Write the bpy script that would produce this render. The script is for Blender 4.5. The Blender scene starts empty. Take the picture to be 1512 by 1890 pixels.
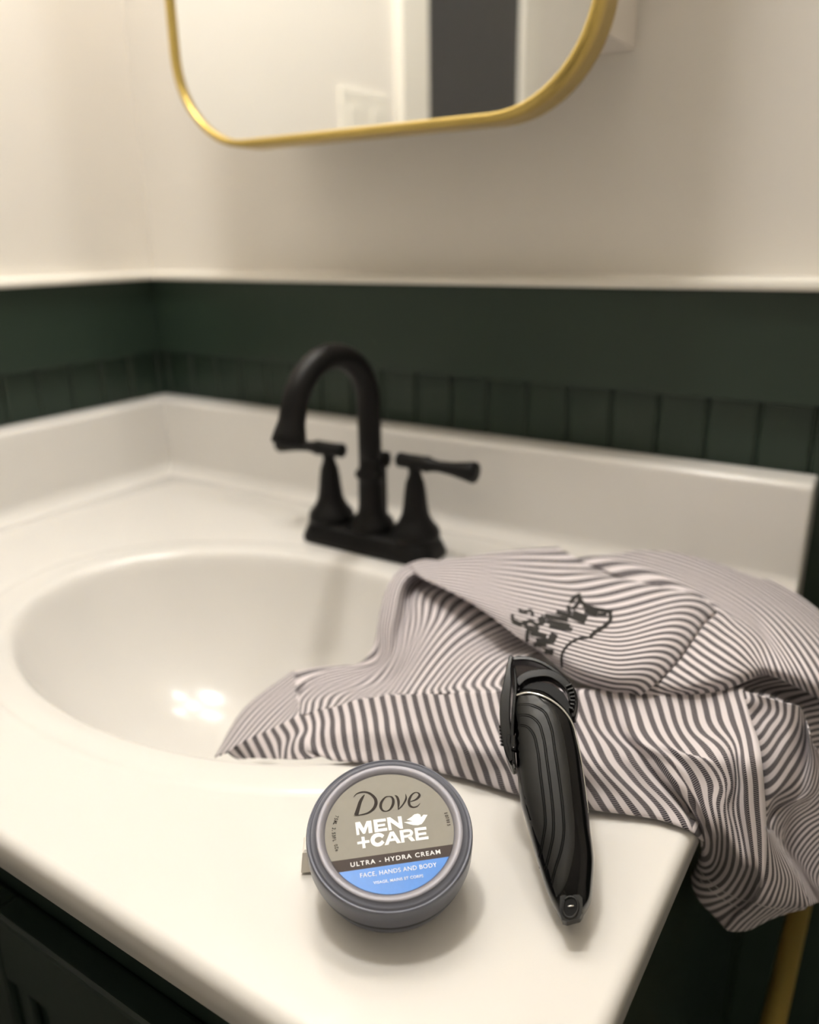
import bpy, bmesh, math, random
from mathutils import Vector, Matrix
from mathutils.bvhtree import BVHTree

random.seed(7)
scene = bpy.context.scene
COL = scene.collection
V = Vector

# ------------------------------------------------------------------ camera
IMG_W, IMG_H = 1512.0, 1890.0
YAW, PITCH, ROLL = math.radians(33.1106), math.radians(18.7585), math.radians(-0.8909)
FPX = 1474.967
CAM = V((0.8344, -0.6932, 0.2871))
_f = V((-math.sin(YAW) * math.cos(PITCH), math.cos(YAW) * math.cos(PITCH), -math.sin(PITCH)))
_r0 = V((math.cos(YAW), math.sin(YAW), 0))
_u0 = _r0.cross(_f)
RIGHT = math.cos(ROLL) * _r0 + math.sin(ROLL) * _u0
UP = RIGHT.cross(_f)
FWD = _f
cam_data = bpy.data.cameras.new('camera')
cam_data.sensor_fit = 'HORIZONTAL'
cam_data.sensor_width = 36.0
cam_data.lens = FPX * 36.0 / IMG_W
cam_data.clip_start = 0.02
cam_data.dof.use_dof = True
cam_data.dof.focus_distance = 0.375
cam_data.dof.aperture_fstop = 5.5
cam = bpy.data.objects.new('camera', cam_data)
m3 = Matrix((RIGHT, UP, -FWD)).transposed()
cam.matrix_world = Matrix.Translation(CAM) @ m3.to_4x4()
COL.objects.link(cam)
scene.camera = cam

# ------------------------------------------------------------------ world, exposure
world = bpy.data.worlds.new('world')
scene.world = world
world.use_nodes = True
world.node_tree.nodes['Background'].inputs[0].default_value = (0.9, 0.92, 1.0, 1)
world.node_tree.nodes['Background'].inputs[1].default_value = 0.02
scene.view_settings.view_transform = 'Standard'
scene.view_settings.look = 'None'
scene.view_settings.gamma = 1.0
scene.view_settings.use_curve_mapping = False
scene.view_settings.exposure = 0.56
VANITY_W = 26.0      # emission strength of the added vanity lamp's globes
CEILING_W = 66     # emission strength of the added ceiling lamp


# ------------------------------------------------------------------ pixel rays (measuring the place from the photo)
def ray(px, py):
    return RIGHT * ((px - IMG_W / 2) / FPX) + UP * ((IMG_H / 2 - py) / FPX) + FWD


def atz(px, py, z=0.0):
    d = ray(px, py)
    return CAM + d * ((z - CAM.z) / d.z)


def aty(px, py, y):
    d = ray(px, py)
    return CAM + d * ((y - CAM.y) / d.y)


def atplane(px, py, o, n):
    d = ray(px, py)
    return CAM + d * ((o - CAM).dot(n) / d.dot(n))


def cr(x0, y0, sc, pts):
    return [(x0 + sc * p[0], y0 + sc * p[1]) + tuple(p[2:]) for p in pts]


# ------------------------------------------------------------------ materials
def mat(name, color, rough=0.5, metal=0.0, spec=0.5, noise=0.0, nscale=30.0, bump=0.0, bscale=200.0,
        coat=0.0, trans=0.0, alpha=1.0, emit=0.0, ior=1.45):
    m = bpy.data.materials.new(name)
    m.use_nodes = True
    nt = m.node_tree
    b = nt.nodes['Principled BSDF']
    c = tuple(color) + (1.0,)
    b.inputs['Base Color'].default_value = c
    b.inputs['Roughness'].default_value = rough
    b.inputs['Metallic'].default_value = metal
    b.inputs['Specular IOR Level'].default_value = spec
    b.inputs['IOR'].default_value = ior
    b.inputs['Coat Weight'].default_value = coat
    b.inputs['Coat Roughness'].default_value = 0.08
    b.inputs['Transmission Weight'].default_value = trans
    b.inputs['Alpha'].default_value = alpha
    if emit:
        b.inputs['Emission Color'].default_value = c
        b.inputs['Emission Strength'].default_value = emit
    tc = nt.nodes.new('ShaderNodeTexCoord')
    n = nt.nodes.new('ShaderNodeTexNoise')
    n.inputs['Scale'].default_value = nscale
    n.inputs['Detail'].default_value = 5
    nt.links.new(tc.outputs['Object'], n.inputs['Vector'])
    mx = nt.nodes.new('ShaderNodeMixRGB')
    mx.blend_type = 'MIX'
    mx.inputs[1].default_value = tuple(max(0, x * (1 - noise)) for x in color) + (1,)
    mx.inputs[2].default_value = tuple(min(1, x * (1 + noise)) for x in color) + (1,)
    nt.links.new(n.outputs['Fac'], mx.inputs[0])
    nt.links.new(mx.outputs[0], b.inputs['Base Color'])
    if bump:
        n2 = nt.nodes.new('ShaderNodeTexNoise')
        n2.inputs['Scale'].default_value = bscale
        n2.inputs['Detail'].default_value = 3
        nt.links.new(tc.outputs['Object'], n2.inputs['Vector'])
        bp = nt.nodes.new('ShaderNodeBump')
        bp.inputs['Strength'].default_value = bump
        bp.inputs['Distance'].default_value = 0.001
        nt.links.new(n2.outputs['Fac'], bp.inputs['Height'])
        nt.links.new(bp.outputs[0], b.inputs['Normal'])
    return m


def s2l(r, g, b):
    f = lambda v: (v / 255 / 12.92) if v / 255 <= 0.04045 else ((v / 255 + 0.055) / 1.055) ** 2.4
    return (f(r), f(g), f(b))


M = {}
M['wall'] = mat('wall_paint', s2l(240, 235, 227), 0.75, noise=0.012, nscale=6, bump=0.08, bscale=350)
M['green'] = mat('green_paint', s2l(43, 57, 47), 0.42, noise=0.06, nscale=12, bump=0.05, bscale=120)
M['green_cab'] = mat('cabinet_paint', s2l(32, 44, 38), 0.4, noise=0.06, nscale=12, bump=0.05, bscale=120)
M['trim'] = mat('trim_paint', s2l(238, 234, 224), 0.4, noise=0.01)
M['ceiling'] = mat('ceiling_paint', s2l(236, 232, 224), 0.8, noise=0.01)
M['floor'] = mat('floor_vinyl', s2l(74, 70, 66), 0.5, noise=0.2, nscale=9)
M['marble'] = mat('cultured_marble', s2l(232, 229, 224), 0.17, spec=0.5, noise=0.012, nscale=14, coat=0.1)
M['black'] = mat('matte_black_metal', s2l(14, 13, 12), 0.48, spec=0.25, noise=0.1, nscale=60)
M['brass'] = mat('brushed_brass', s2l(206, 180, 104), 0.34, metal=0.85, noise=0.05, nscale=80)
M['brass_dark'] = mat('satin_brass', s2l(205, 176, 96), 0.42, metal=0.65, noise=0.08, nscale=60)
M['mirror'] = mat('mirror_silver', (0.93, 0.94, 0.93), 0.01, metal=1.0)
M['white_cab'] = mat('white_laminate', s2l(232, 224, 214), 0.5, noise=0.01)
M['door_grey'] = mat('charcoal_door_paint', s2l(62, 62, 64), 0.5, noise=0.05)
M['switch'] = mat('switch_plastic', s2l(240, 236, 226), 0.35, noise=0.01)
M['steel'] = mat('chrome_drain', (0.75, 0.75, 0.75), 0.15, metal=1.0)
M['jar'] = mat('gunmetal_plastic', s2l(104, 106, 116), 0.36, metal=0.25, noise=0.03, nscale=90, bump=0.03, bscale=900)
M['jar_ring'] = mat('silver_lacquer', s2l(142, 140, 147), 0.42, metal=0.2, noise=0.03, nscale=90)
M['jar_seam'] = mat('dark_seam_plastic', s2l(26, 24, 24), 0.5)  # dark ring at the joint between lid and body
M['lab_grey'] = mat('label_grey', s2l(150, 146, 136), 0.5, metal=0.0, spec=0.3, noise=0.04, nscale=260)
M['lab_brown'] = mat('label_brown', s2l(72, 62, 58), 0.55, spec=0.25, noise=0.05, nscale=200)
M['lab_blue'] = mat('label_blue', s2l(46, 130, 222), 0.35, noise=0.08, nscale=420)
M['ink_dark'] = mat('dark_ink', s2l(52, 45, 40), 0.6, spec=0.2, noise=0.1, nscale=500)
M['ink_white'] = mat('white_ink', (0.97, 0.97, 0.97), 0.5)
M['ink_pale'] = mat('pale_blue_ink', s2l(238, 247, 255), 0.5)
M['paper'] = mat('white_plastic', s2l(240, 234, 224), 0.45)
M['tr_grip'] = mat('trimmer_rubber', s2l(30, 30, 29), 0.45, spec=0.45, noise=0.05, nscale=300, bump=0.03, bscale=1500)
M['tr_gloss'] = mat('trimmer_gloss_black', s2l(7, 7, 8), 0.16, spec=0.35)
M['tr_hole'] = mat('socket_black', (0.001, 0.001, 0.001), 0.8)
M['tr_groove'] = mat('trimmer_groove_black', s2l(8, 8, 8), 0.45, spec=0.2)
M['tr_chrome'] = mat('trimmer_chrome', (0.82, 0.82, 0.8), 0.12, metal=1.0)
M['tr_smoke'] = mat('smoked_plastic', s2l(11, 10, 10), 0.16, trans=0.1, alpha=0.94, spec=0.35)
M['thread'] = mat('white_thread', s2l(210, 206, 204), 0.8)
M['print_ink'] = mat('black_print_ink', s2l(44, 42, 40), 0.8)
M['bulb'] = mat('added_lamp_glass', (1.0, 0.97, 0.93), 0.3, emit=VANITY_W)
M['ceil_bulb'] = mat('added_lamp_diffuser', (1.0, 0.975, 0.935), 0.4, emit=CEILING_W)


def shirt_material():
    m = bpy.data.materials.new('striped_cotton')
    m.use_nodes = True
    nt = m.node_tree
    b = nt.nodes['Principled BSDF']
    b.inputs['Roughness'].default_value = 0.85
    b.inputs['Specular IOR Level'].default_value = 0.2
    b.inputs['Sheen Weight'].default_value = 0.15
    L = nt.links.new
    uv = nt.nodes.new('ShaderNodeUVMap')
    sep = nt.nodes.new('ShaderNodeSeparateXYZ')
    L(uv.outputs[0], sep.inputs[0])

    def math_(op, a, bb=None, c=None):
        n = nt.nodes.new('ShaderNodeMath')
        n.operation = op
        for i, x in enumerate((a, bb, c)):
            if x is None:
                continue
            if isinstance(x, (int, float)):
                n.inputs[i].default_value = x
            else:
                L(x, n.inputs[i])
        return n.outputs[0]
    # distance from the middle of the nearest dark stripe (0..0.5)
    fr = math_('FRACT', math_('ADD', sep.outputs[0], 0.5))
    d = math_('ABSOLUTE', math_('SUBTRACT', fr, 0.5))
    band = math_('SMOOTH_MIN', math_('MAXIMUM', math_('MULTIPLY', math_('SUBTRACT', 0.268, d), 30.0), 0.0), 1.0, 0.2)
    # twill dashes across the dark stripe, V in millimetres
    ph = math_('FRACT', math_('ADD', math_('MULTIPLY', sep.outputs[1], 0.95), math_('MULTIPLY', sep.outputs[0], 0.9)))
    dd = math_('ABSOLUTE', math_('SUBTRACT', ph, 0.5))
    dash = math_('MINIMUM', math_('MAXIMUM', math_('MULTIPLY', math_('SUBTRACT', 0.40, dd), 7.0), 0.0), 1.0)
    fac = math_('MULTIPLY', band, math_('ADD', math_('MULTIPLY', dash, 0.50), 0.50))
    mx = nt.nodes.new('ShaderNodeMixRGB')
    mx.inputs[1].default_value = s2l(224, 216, 218) + (1,)
    mx.inputs[2].default_value = s2l(34, 28, 38) + (1,)
    L(fac, mx.inputs[0])
    L(mx.outputs[0], b.inputs['Base Color'])
    return m


M['shirt'] = shirt_material()


# ------------------------------------------------------------------ object helpers
def link(name, me, material=None, parent=None, smooth=True):
    if material is not None:
        me.materials.append(material)
    if smooth:
        for p in me.polygons:
            p.use_smooth = True
    o = bpy.data.objects.new(name, me)
    COL.objects.link(o)
    if parent is not None:
        o.parent = parent
        o.matrix_parent_inverse = parent.matrix_world.inverted()
    return o


def from_bm(name, bm, material, parent=None, smooth=True):
    bmesh.ops.recalc_face_normals(bm, faces=bm.faces)
    me = bpy.data.meshes.new(name)
    bm.to_mesh(me)
    bm.free()
    return link(name, me, material, parent, smooth)


def tag(o, label=None, category=None, group=None, kind=None):
    if label:
        o['label'] = label
    if category:
        o['category'] = category
    if group:
        o['group'] = group
    if kind:
        o['kind'] = kind
    return o


def empty(name, loc):
    o = bpy.data.objects.new(name, None)
    o.location = loc
    o.empty_display_size = 0.02
    COL.objects.link(o)
    o.matrix_world = Matrix.Translation(V(loc))
    return o


def add_box(bm, lo, hi, bev=0.0, seg=2):
    lo, hi = V(lo), V(hi)
    r = bmesh.ops.create_cube(bm, size=1.0)
    vs = r['verts']
    for v in vs:
        v.co = V(((lo.x + hi.x) / 2 + v.co.x * (hi.x - lo.x), (lo.y + hi.y) / 2 + v.co.y * (hi.y - lo.y),
                  (lo.z + hi.z) / 2 + v.co.z * (hi.z - lo.z)))
    if bev > 0:
        es = list({e for v in vs for e in v.link_edges})
        bmesh.ops.bevel(bm, geom=es, offset=bev, segments=seg, profile=0.5, affect='EDGES')
    return vs


def box(name, lo, hi, material, parent=None, bev=0.0, smooth=False, seg=2):
    bm = bmesh.new()
    add_box(bm, lo, hi, bev, seg)
    o = from_bm(name, bm, material, parent, smooth)
    return o


def frame_of(n):
    n = V(n).normalized()
    a = V((0, 0, 1)) if abs(n.z) < 0.9 else V((1, 0, 0))
    u = a.cross(n).normalized()
    return u, n.cross(u), n


def add_lathe(bm, profile, origin, axis=(0, 0, 1), seg=48, closed=True):
    """profile: list of (r, h) along the axis"""
    o = V(origin)
    u, w, n = frame_of(axis)
    rings = []
    for r, h in profile:
        if r < 1e-6:
            rings.append([bm.verts.new(o + n * h)])
        else:
            rings.append([bm.verts.new(o + n * h + (u * math.cos(2 * math.pi * k / seg) + w * math.sin(2 * math.pi * k / seg)) * r)
                          for k in range(seg)])
    for a, b in zip(rings[:-1], rings[1:]):
        for k in range(seg):
            k2 = (k + 1) % seg
            if len(a) == 1 and len(b) == 1:
                continue
            if len(a) == 1:
                bm.faces.new((a[0], b[k], b[k2]))
            elif len(b) == 1:
                bm.faces.new((a[k], b[0], a[k2]))
            else:
                bm.faces.new((a[k], b[k], b[k2], a[k2]))
    for ring, on in ((rings[0], closed), (rings[-1], closed)):
        if on and len(ring) > 1:
            bm.faces.new(ring)


def lathe(name, profile, origin, axis, material, parent=None, seg=48, closed=True):
    bm = bmesh.new()
    add_lathe(bm, profile, origin, axis, seg, closed)
    return from_bm(name, bm, material, parent)


def catmull(pts, n, closed=False):
    """resample a polyline of Vectors (any dimension) with n points, evenly by chord length"""
    P = [V(p) for p in pts]
    if len(P) == 2:
        return [P[0].lerp(P[1], i / (n - 1)) for i in range(n)]
    t = [0.0]
    for a, b in zip(P[:-1], P[1:]):
        t.append(t[-1] + max((b - a).length, 1e-9))
    out = []
    for i in range(n):
        x = t[-1] * i / (n - 1)
        k = 0
        while k < len(P) - 2 and x > t[k + 1]:
            k += 1
        h = t[k + 1] - t[k]
        s = (x - t[k]) / h
        def tan(j):
            if j == 0:
                return (P[1] - P[0]) / (t[1] - t[0])
            if j == len(P) - 1:
                return (P[-1] - P[-2]) / (t[-1] - t[-2])
            d0 = (P[j] - P[j - 1]) / (t[j] - t[j - 1])
            d1 = (P[j + 1] - P[j]) / (t[j + 1] - t[j])
            w0, w1 = t[j + 1] - t[j], t[j] - t[j - 1]
            return (d0 * w0 + d1 * w1) / (w0 + w1)
        m0, m1 = tan(k) * h, tan(k + 1) * h
        s2, s3 = s * s, s * s * s
        out.append(P[k] * (2 * s3 - 3 * s2 + 1) + m0 * (s3 - 2 * s2 + s) + P[k + 1] * (-2 * s3 + 3 * s2) + m1 * (s3 - s2))
    return out


def add_tube(bm, pts, radii, seg=12, cap=True):
    n = len(pts)
    if isinstance(radii, (int, float)):
        radii = [radii] * n
    rings = []
    prev = None
    for i in range(n):
        t = (pts[min(i + 1, n - 1)] - pts[max(i - 1, 0)]).normalized()
        if prev is None:
            u, w, _ = frame_of(t)
        else:
            u = (prev - t * prev.dot(t)).normalized()
            w = t.cross(u)
        prev = u
        rings.append([bm.verts.new(pts[i] + (u * math.cos(2 * math.pi * k / seg) + w * math.sin(2 * math.pi * k / seg)) * radii[i])
                      for k in range(seg)])
    for a, b in zip(rings[:-1], rings[1:]):
        for k in range(seg):
            k2 = (k + 1) % seg
            bm.faces.new((a[k], a[k2], b[k2], b[k]))
    if cap:
        bm.faces.new(rings[0][::-1])
        bm.faces.new(rings[-1])


def tube(name, pts, radii, material, parent=None, seg=12):
    bm = bmesh.new()
    add_tube(bm, [V(p) for p in pts], radii, seg)
    return from_bm(name, bm, material, parent)


def add_poly(bm, pts):
    return bm.faces.new([bm.verts.new(V(p)) for p in pts])


def extrude_poly(name, pts, vec, material, parent=None, smooth=False):
    bm = bmesh.new()
    f = add_poly(bm, pts)
    r = bmesh.ops.extrude_face_region(bm, geom=[f])
    for v in [g for g in r['geom'] if isinstance(g, bmesh.types.BMVert)]:
        v.co += V(vec)
    return from_bm(name, bm, material, parent, smooth)


def extrude_profile(name, prof, p0, p1, a, b, material, parent=None, smooth=False):
    """profile points (i,j) in axes a,b swept from p0 to p1"""
    bm = bmesh.new()
    p0, p1, a, b = V(p0), V(p1), V(a), V(b)
    A = [bm.verts.new(p0 + a * i + b * j) for i, j in prof]
    B = [bm.verts.new(p1 + a * i + b * j) for i, j in prof]
    n = len(prof)
    for k in range(n):
        k2 = (k + 1) % n
        bm.faces.new((A[k], A[k2], B[k2], B[k]))
    bm.faces.new(A[::-1])
    bm.faces.new(B)
    return from_bm(name, bm, material, parent, smooth)


# ================================================================== THE SETTING
T = 0.038                 # thickness of the splashes: the walls stand this far behind the counter's inner corner
W, D = 0.772, 0.529       # counter to its right end, to its front edge
FLOOR_Z, CEIL_Z = -0.86, 1.56
XR, YF = 1.9, -2.1        # right wall, wall behind the camera
HB = 0.095                # height of the splash
RAIL_B, RAIL_T = 0.152, 0.2445

wall_back = box('wall_back', (-T - 0.1, T + 0.012, FLOOR_Z), (XR + 0.1, T + 0.11, CEIL_Z), M['wall'])
tag(wall_back, 'pale greige painted wall behind the sink', None, None, 'structure')
wall_left = box('wall_left', (-T - 0.11, YF, FLOOR_Z), (-T - 0.012, T + 0.012, CEIL_Z), M['wall'])
tag(wall_left, 'pale greige painted wall left of the sink', None, None, 'structure')
wall_right = box('wall_right', (XR, YF, FLOOR_Z), (XR + 0.1, T + 0.012, CEIL_Z), M['wall'])
tag(wall_right, None, None, None, 'structure')
wall_front = box('wall_front', (-T - 0.11, YF - 0.1, FLOOR_Z), (XR + 0.1, YF, CEIL_Z), M['wall'])
tag(wall_front, None, None, None, 'structure')
floor = box('floor', (-T - 0.11, YF - 0.1, FLOOR_Z - 0.05), (XR + 0.1, T + 0.11, FLOOR_Z), M['floor'])
tag(floor, None, None, None, 'structure')
ceiling = box('ceiling', (-T - 0.11, YF - 0.1, CEIL_Z), (XR + 0.1, T + 0.11, CEIL_Z + 0.05), M['ceiling'])
tag(ceiling, None, None, None, 'structure')

# green wainscot: smooth top rail over beadboard planks, white cap on top
box('top_rail', (-T - 0.012, T - 0.006, RAIL_B), (XR, T + 0.012, RAIL_T), M['green'], wall_back, 0.0015)
box('top_rail', (-T - 0.012, -0.76, RAIL_B), (-T + 0.006, T - 0.006, RAIL_T), M['green'], wall_left, 0.0015)
cap_prof = [(0, 0), (0.026, 0), (0.028, 0.003), (0.027, 0.007), (0.022, 0.0095), (0, 0.0105)]
t1 = extrude_profile('trim_1', cap_prof, (-T - 0.012, T + 0.012, RAIL_T), (XR, T + 0.012, RAIL_T), (0, -1, 0), (0, 0, 1), M['trim'])
tag(t1, 'thin white cap moulding along the back wall', None, None, 'structure')
t2 = extrude_profile('trim_2', cap_prof, (-T - 0.012, -0.76, RAIL_T), (-T - 0.012, T + 0.012, RAIL_T), (1, 0, 0), (0, 0, 1), M['trim'])
tag(t2, 'thin white cap moulding along the left wall', None, None, 'structure')

PW = 0.044


def plank_mesh():
    bm = bmesh.new()
    h = RAIL_B - FLOOR_Z
    c = 0.0035
    prof = [(0.0004, 0), (PW - 0.0004, 0), (PW - 0.0004, 0.0062), (PW - c, 0.0085), (c, 0.0085), (0.0004, 0.0062)]
    A = [bm.verts.new((i, -j, 0)) for i, j in prof]
    B = [bm.verts.new((i, -j, h)) for i, j in prof]
    n = len(prof)
    for k in range(n):
        bm.faces.new((A[k], A[(k + 1) % n], B[(k + 1) % n], B[k]))
    bm.faces.new(A[::-1])
    bm.faces.new(B)
    bmesh.ops.recalc_face_normals(bm, faces=bm.faces)
    me = bpy.data.meshes.new('plank')
    bm.to_mesh(me)
    bm.free()
    me.materials.append(M['green'])
    return me


PM = plank_mesh()
x0 = 0.498 - 13 * PW
for k in range(46):
    x = x0 + k * PW
    if x < -0.5 or x > XR - PW:
        continue
    o = bpy.data.objects.new('plank', PM)
    COL.objects.link(o)
    o.parent = wall_back
    o.location = (x, T + 0.012, FLOOR_Z)
for k in range(19):
    o = bpy.data.objects.new('plank', PM)
    COL.objects.link(o)
    o.parent = wall_left
    o.location = (-T - 0.012, -0.76 + k * PW, FLOOR_Z)
    o.rotation_euler = (0, 0, math.pi / 2)

# closet door on the left wall, seen in the mirror
d1 = empty('door_1', (-T - 0.012, -1.08, FLOOR_Z))
tag(d1, 'charcoal door in white casing, seen in the mirror', None, None, 'structure')
XL = -T - 0.012
box('casing', (XL, -0.882, FLOOR_Z), (XL + 0.018, -0.79, CEIL_Z - 0.35), M['trim'], d1, 0.003)
box('casing', (XL, -1.375, FLOOR_Z), (XL + 0.018, -1.278, CEIL_Z - 0.35), M['trim'], d1, 0.003)
box('casing', (XL, -1.375, CEIL_Z - 0.35), (XL + 0.018, -0.79, CEIL_Z - 0.26), M['trim'], d1, 0.003)
box('door_leaf', (XL, -1.278, FLOOR_Z + 0.01), (XL + 0.008, -0.882, CEIL_Z - 0.35), M['door_grey'], d1, 0.002)

# ================================================================== VANITY TOP WITH MOULDED BASIN
top = empty('sink_counter', (W / 2, -D / 2, -0.02))
tag(top, 'cream moulded vanity top with oval basin and raised back splash', 'vanity top')
BC = V((0.4166, -0.2903))
AX, AY = 0.2139, 0.1467
TS = 0.0235


def build_slab():
    bm = bmesh.new()
    x_lo, x_hi, y_lo, y_hi = -0.004, W, -D, 0.004
    angs = [2 * math.pi * k / 160 for k in range(160)]
    for cx in (x_lo, x_hi):
        for cy in (y_lo, y_hi):
            angs.append(math.atan2(cy - BC.y, cx - BC.x) % (2 * math.pi))
    angs = sorted(set(round(a, 6) for a in angs))

    def rect_pt(a, inset):
        dx, dy = math.cos(a), math.sin(a)
        # only front and right edges are free: inset those
        xh, yl = x_hi - inset, y_lo + inset
        ts = []
        if dx > 1e-9:
            ts.append((xh - BC.x) / dx)
        if dx < -1e-9:
            ts.append((x_lo - BC.x) / dx)
        if dy > 1e-9:
            ts.append((y_hi - BC.y) / dy)
        if dy < -1e-9:
            ts.append((yl - BC.y) / dy)
        t = min(ts)
        return BC.x + dx * t, BC.y + dy * t

    def ell_pt(a, k):
        # point on the scaled rim ellipse in direction a
        dx, dy = math.cos(a), math.sin(a)
        t = 1.0 / math.sqrt((dx / AX) ** 2 + (dy / AY) ** 2)
        return BC.x + dx * t * k, BC.y + dy * t * k

    rings = []
    bowl = [(0.10, -0.142), (0.22, -0.141), (0.36, -0.136), (0.50, -0.126), (0.62, -0.112), (0.73, -0.093),
            (0.82, -0.071), (0.89, -0.048), (0.94, -0.028), (0.97, -0.0145), (0.985, -0.0075), (1.0, -0.0030),
            (1.018, -0.0008), (1.036, 0.0), (1.09, 0.0003), (1.148, 0.0004), (1.160, 0.0000), (1.172, -0.0008), (1.19, -0.0008)]
    for k, z in bowl:
        rings.append([bm.verts.new((*ell_pt(a, k), z)) for a in angs])
    z0 = -0.0008
    base_k = 1.19
    for f in (0.25, 0.5, 0.75):
        ring = []
        for a in angs:
            e = V(ell_pt(a, base_k))
            r = V(rect_pt(a, 0.010))
            ring.append(bm.verts.new((*(e.lerp(r, f)), z0)))
        rings.append(ring)
    R = 0.0065
    for q in range(7):
        th = q / 6 * math.pi / 2
        ring = []
        for a in angs:
            x, y = rect_pt(a, R * (1 - math.sin(th)))
            ring.append(bm.verts.new((x, y, z0 - R * (1 - math.cos(th)))))
        rings.append(ring)
    for z, ins in ((-TS + 0.003, 0.0), (-TS, 0.003), (-TS, 0.02)):
        rings.append([bm.verts.new((*rect_pt(a, ins), z)) for a in angs])
    n = len(angs)
    for A, B in zip(rings[:-1], rings[1:]):
        for k in range(n):
            k2 = (k + 1) % n
            bm.faces.new((A[k], B[k], B[k2], A[k2]))
    bm.faces.new(rings[0])
    return from_bm('counter', bm, M['marble'], top)


counter = build_slab()
lathe('drain', [(0.0, -0.0395), (0.013, -0.0395), (0.016, -0.0385), (0.0205, -0.0365), (0.022, -0.0375), (0.022, -0.0395)],
      (BC.x, BC.y, -0.1025), (0, 0, 1), M['steel'], top)


def splash_profile(r=0.006, fil=0.018):
    pts = [(-T, -0.0235), (-T, HB - 0.003), (-T + 0.003, HB)]
    for q in range(5):
        th = q / 4 * math.pi / 2
        pts.append((-r + r * math.sin(th), HB - r + r * math.cos(th)))
    for q in range(11):
        th = q / 10 * math.pi / 2
        pts.append((fil - fil * math.cos(th), fil - fil * math.sin(th) - 0.0008))
    pts += [(fil, -0.0235)]
    return pts


sp = splash_profile()
bs = extrude_profile('back_splash', sp, (-T, 0, 0), (W, 0, 0), (0, -1, 0), (0, 0, 1), M['marble'], top, True)
bv = bs.modifiers.new('bevel', 'BEVEL')
bv.width = 0.004
bv.segments = 3
bv.limit_method = 'ANGLE'
bv.angle_limit = math.radians(50)
extrude_profile('side_splash', sp, (0, -D + 0.002, 0), (0, 0, 0), (1, 0, 0), (0, 0, 1), M['marble'], top, True)
for o in (bs,):
    pass
for nm in ('back_splash', 'side_splash'):
    me = bpy.data.objects[nm].data
    bm = bmesh.new()
    bm.from_mesh(me)
    for e in bm.edges:
        if len(e.link_faces) == 2 and e.calc_face_angle(0) > math.radians(40):
            e.smooth = False
    bm.to_mesh(me)
    bm.free()

# ------------------------------------------------------------------ vanity cabinet under the top
cab = empty('vanity_cabinet', (W / 2, -0.25, FLOOR_Z))
tag(cab, 'dark green vanity cabinet with panelled doors under the cream top', 'cabinet')
YC = -0.500
box('body', (-T + 0.002, YC, FLOOR_Z + 0.09), (W - 0.012, -0.47, -TS - 0.0005), M['green_cab'], cab, 0.002)
box('side_panel', (W - 0.030, -0.47, FLOOR_Z + 0.09), (W - 0.012, T - 0.002, -TS - 0.0005), M['green_cab'], cab, 0.001)
box('side_panel', (-T + 0.002, -0.47, FLOOR_Z + 0.09), (-T + 0.02, T - 0.002, -TS - 0.0005), M['green_cab'], cab, 0.001)
box('plinth', (-T + 0.002, YC + 0.05, FLOOR_Z), (W - 0.03, 0.0, FLOOR_Z + 0.09), M['green_cab'], cab, 0.001)


def shaker_door(xa, xb, za, zb):
    y0, y1 = YC - 0.0005, YC - 0.019
    s = 0.052
    d = box('door', (xa + s - 0.002, y0 - 0.009, za + s), (xb - s + 0.002, y0, zb - s), M['green_cab'], cab, 0.0)
    for lo, hi in (((xa, y1, za), (xa + s, y0, zb)), ((xb - s, y1, za), (xb, y0, zb)),
                   ((xa + s, y1, za), (xb - s, y0, za + s)), ((xa + s, y1, zb - s), (xb - s, y0, zb))):
        box('door_frame', lo, hi, M['green_cab'], d, 0.003)
    # bead round the sunk panel
    for lo, hi in (((xa + s, y0 - 0.014, za + s), (xa + s + 0.016, y0 - 0.009, zb - s)),
                   ((xb - s - 0.016, y0 - 0.014, za + s), (xb - s, y0 - 0.009, zb - s))):
        box('bead', lo, hi, M['green_cab'], d, 0.002)
    return d


dl = shaker_door(-0.02, 0.3655, FLOOR_Z + 0.13, -0.085)
dr = shaker_door(0.3685, 0.754, FLOOR_Z + 0.13, -0.085)
for d, x in ((dl, 0.340), (dr, 0.394)):
    lathe('knob', [(0.005, 0), (0.005, 0.012), (0.013, 0.018), (0.014, 0.024), (0.009, 0.028), (0, 0.029)],
          (x, YC - 0.019, -0.36), (0, -1, 0), M['brass_dark'], d, 20)

# brass towel bar on the cabinet's right side
tb = empty('towel_bar', (W - 0.012, -0.17, -0.25))
tag(tb, 'brass towel bar on the dark side of the vanity below the shirt', 'towel bar')
XB = 0.8165
tube('bar', [(XB, -0.43, -0.25), (XB, 0.0, -0.25)], 0.0085, M['brass_dark'], tb, 20)
for y in (-0.41, -0.02):
    lathe('post', [(0.018, 0.0), (0.018, 0.004), (0.008, 0.008), (0.0075, XB - W + 0.012 - 0.006)], (W - 0.012, y, -0.25), (1, 0, 0), M['brass_dark'], tb, 24)

# ================================================================== FAUCET
FX, FY = 0.397, -0.090
fau = empty('faucet', (FX, FY, 0.0))
tag(fau, 'matte black two-handle gooseneck faucet behind the oval basin', 'faucet')


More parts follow.
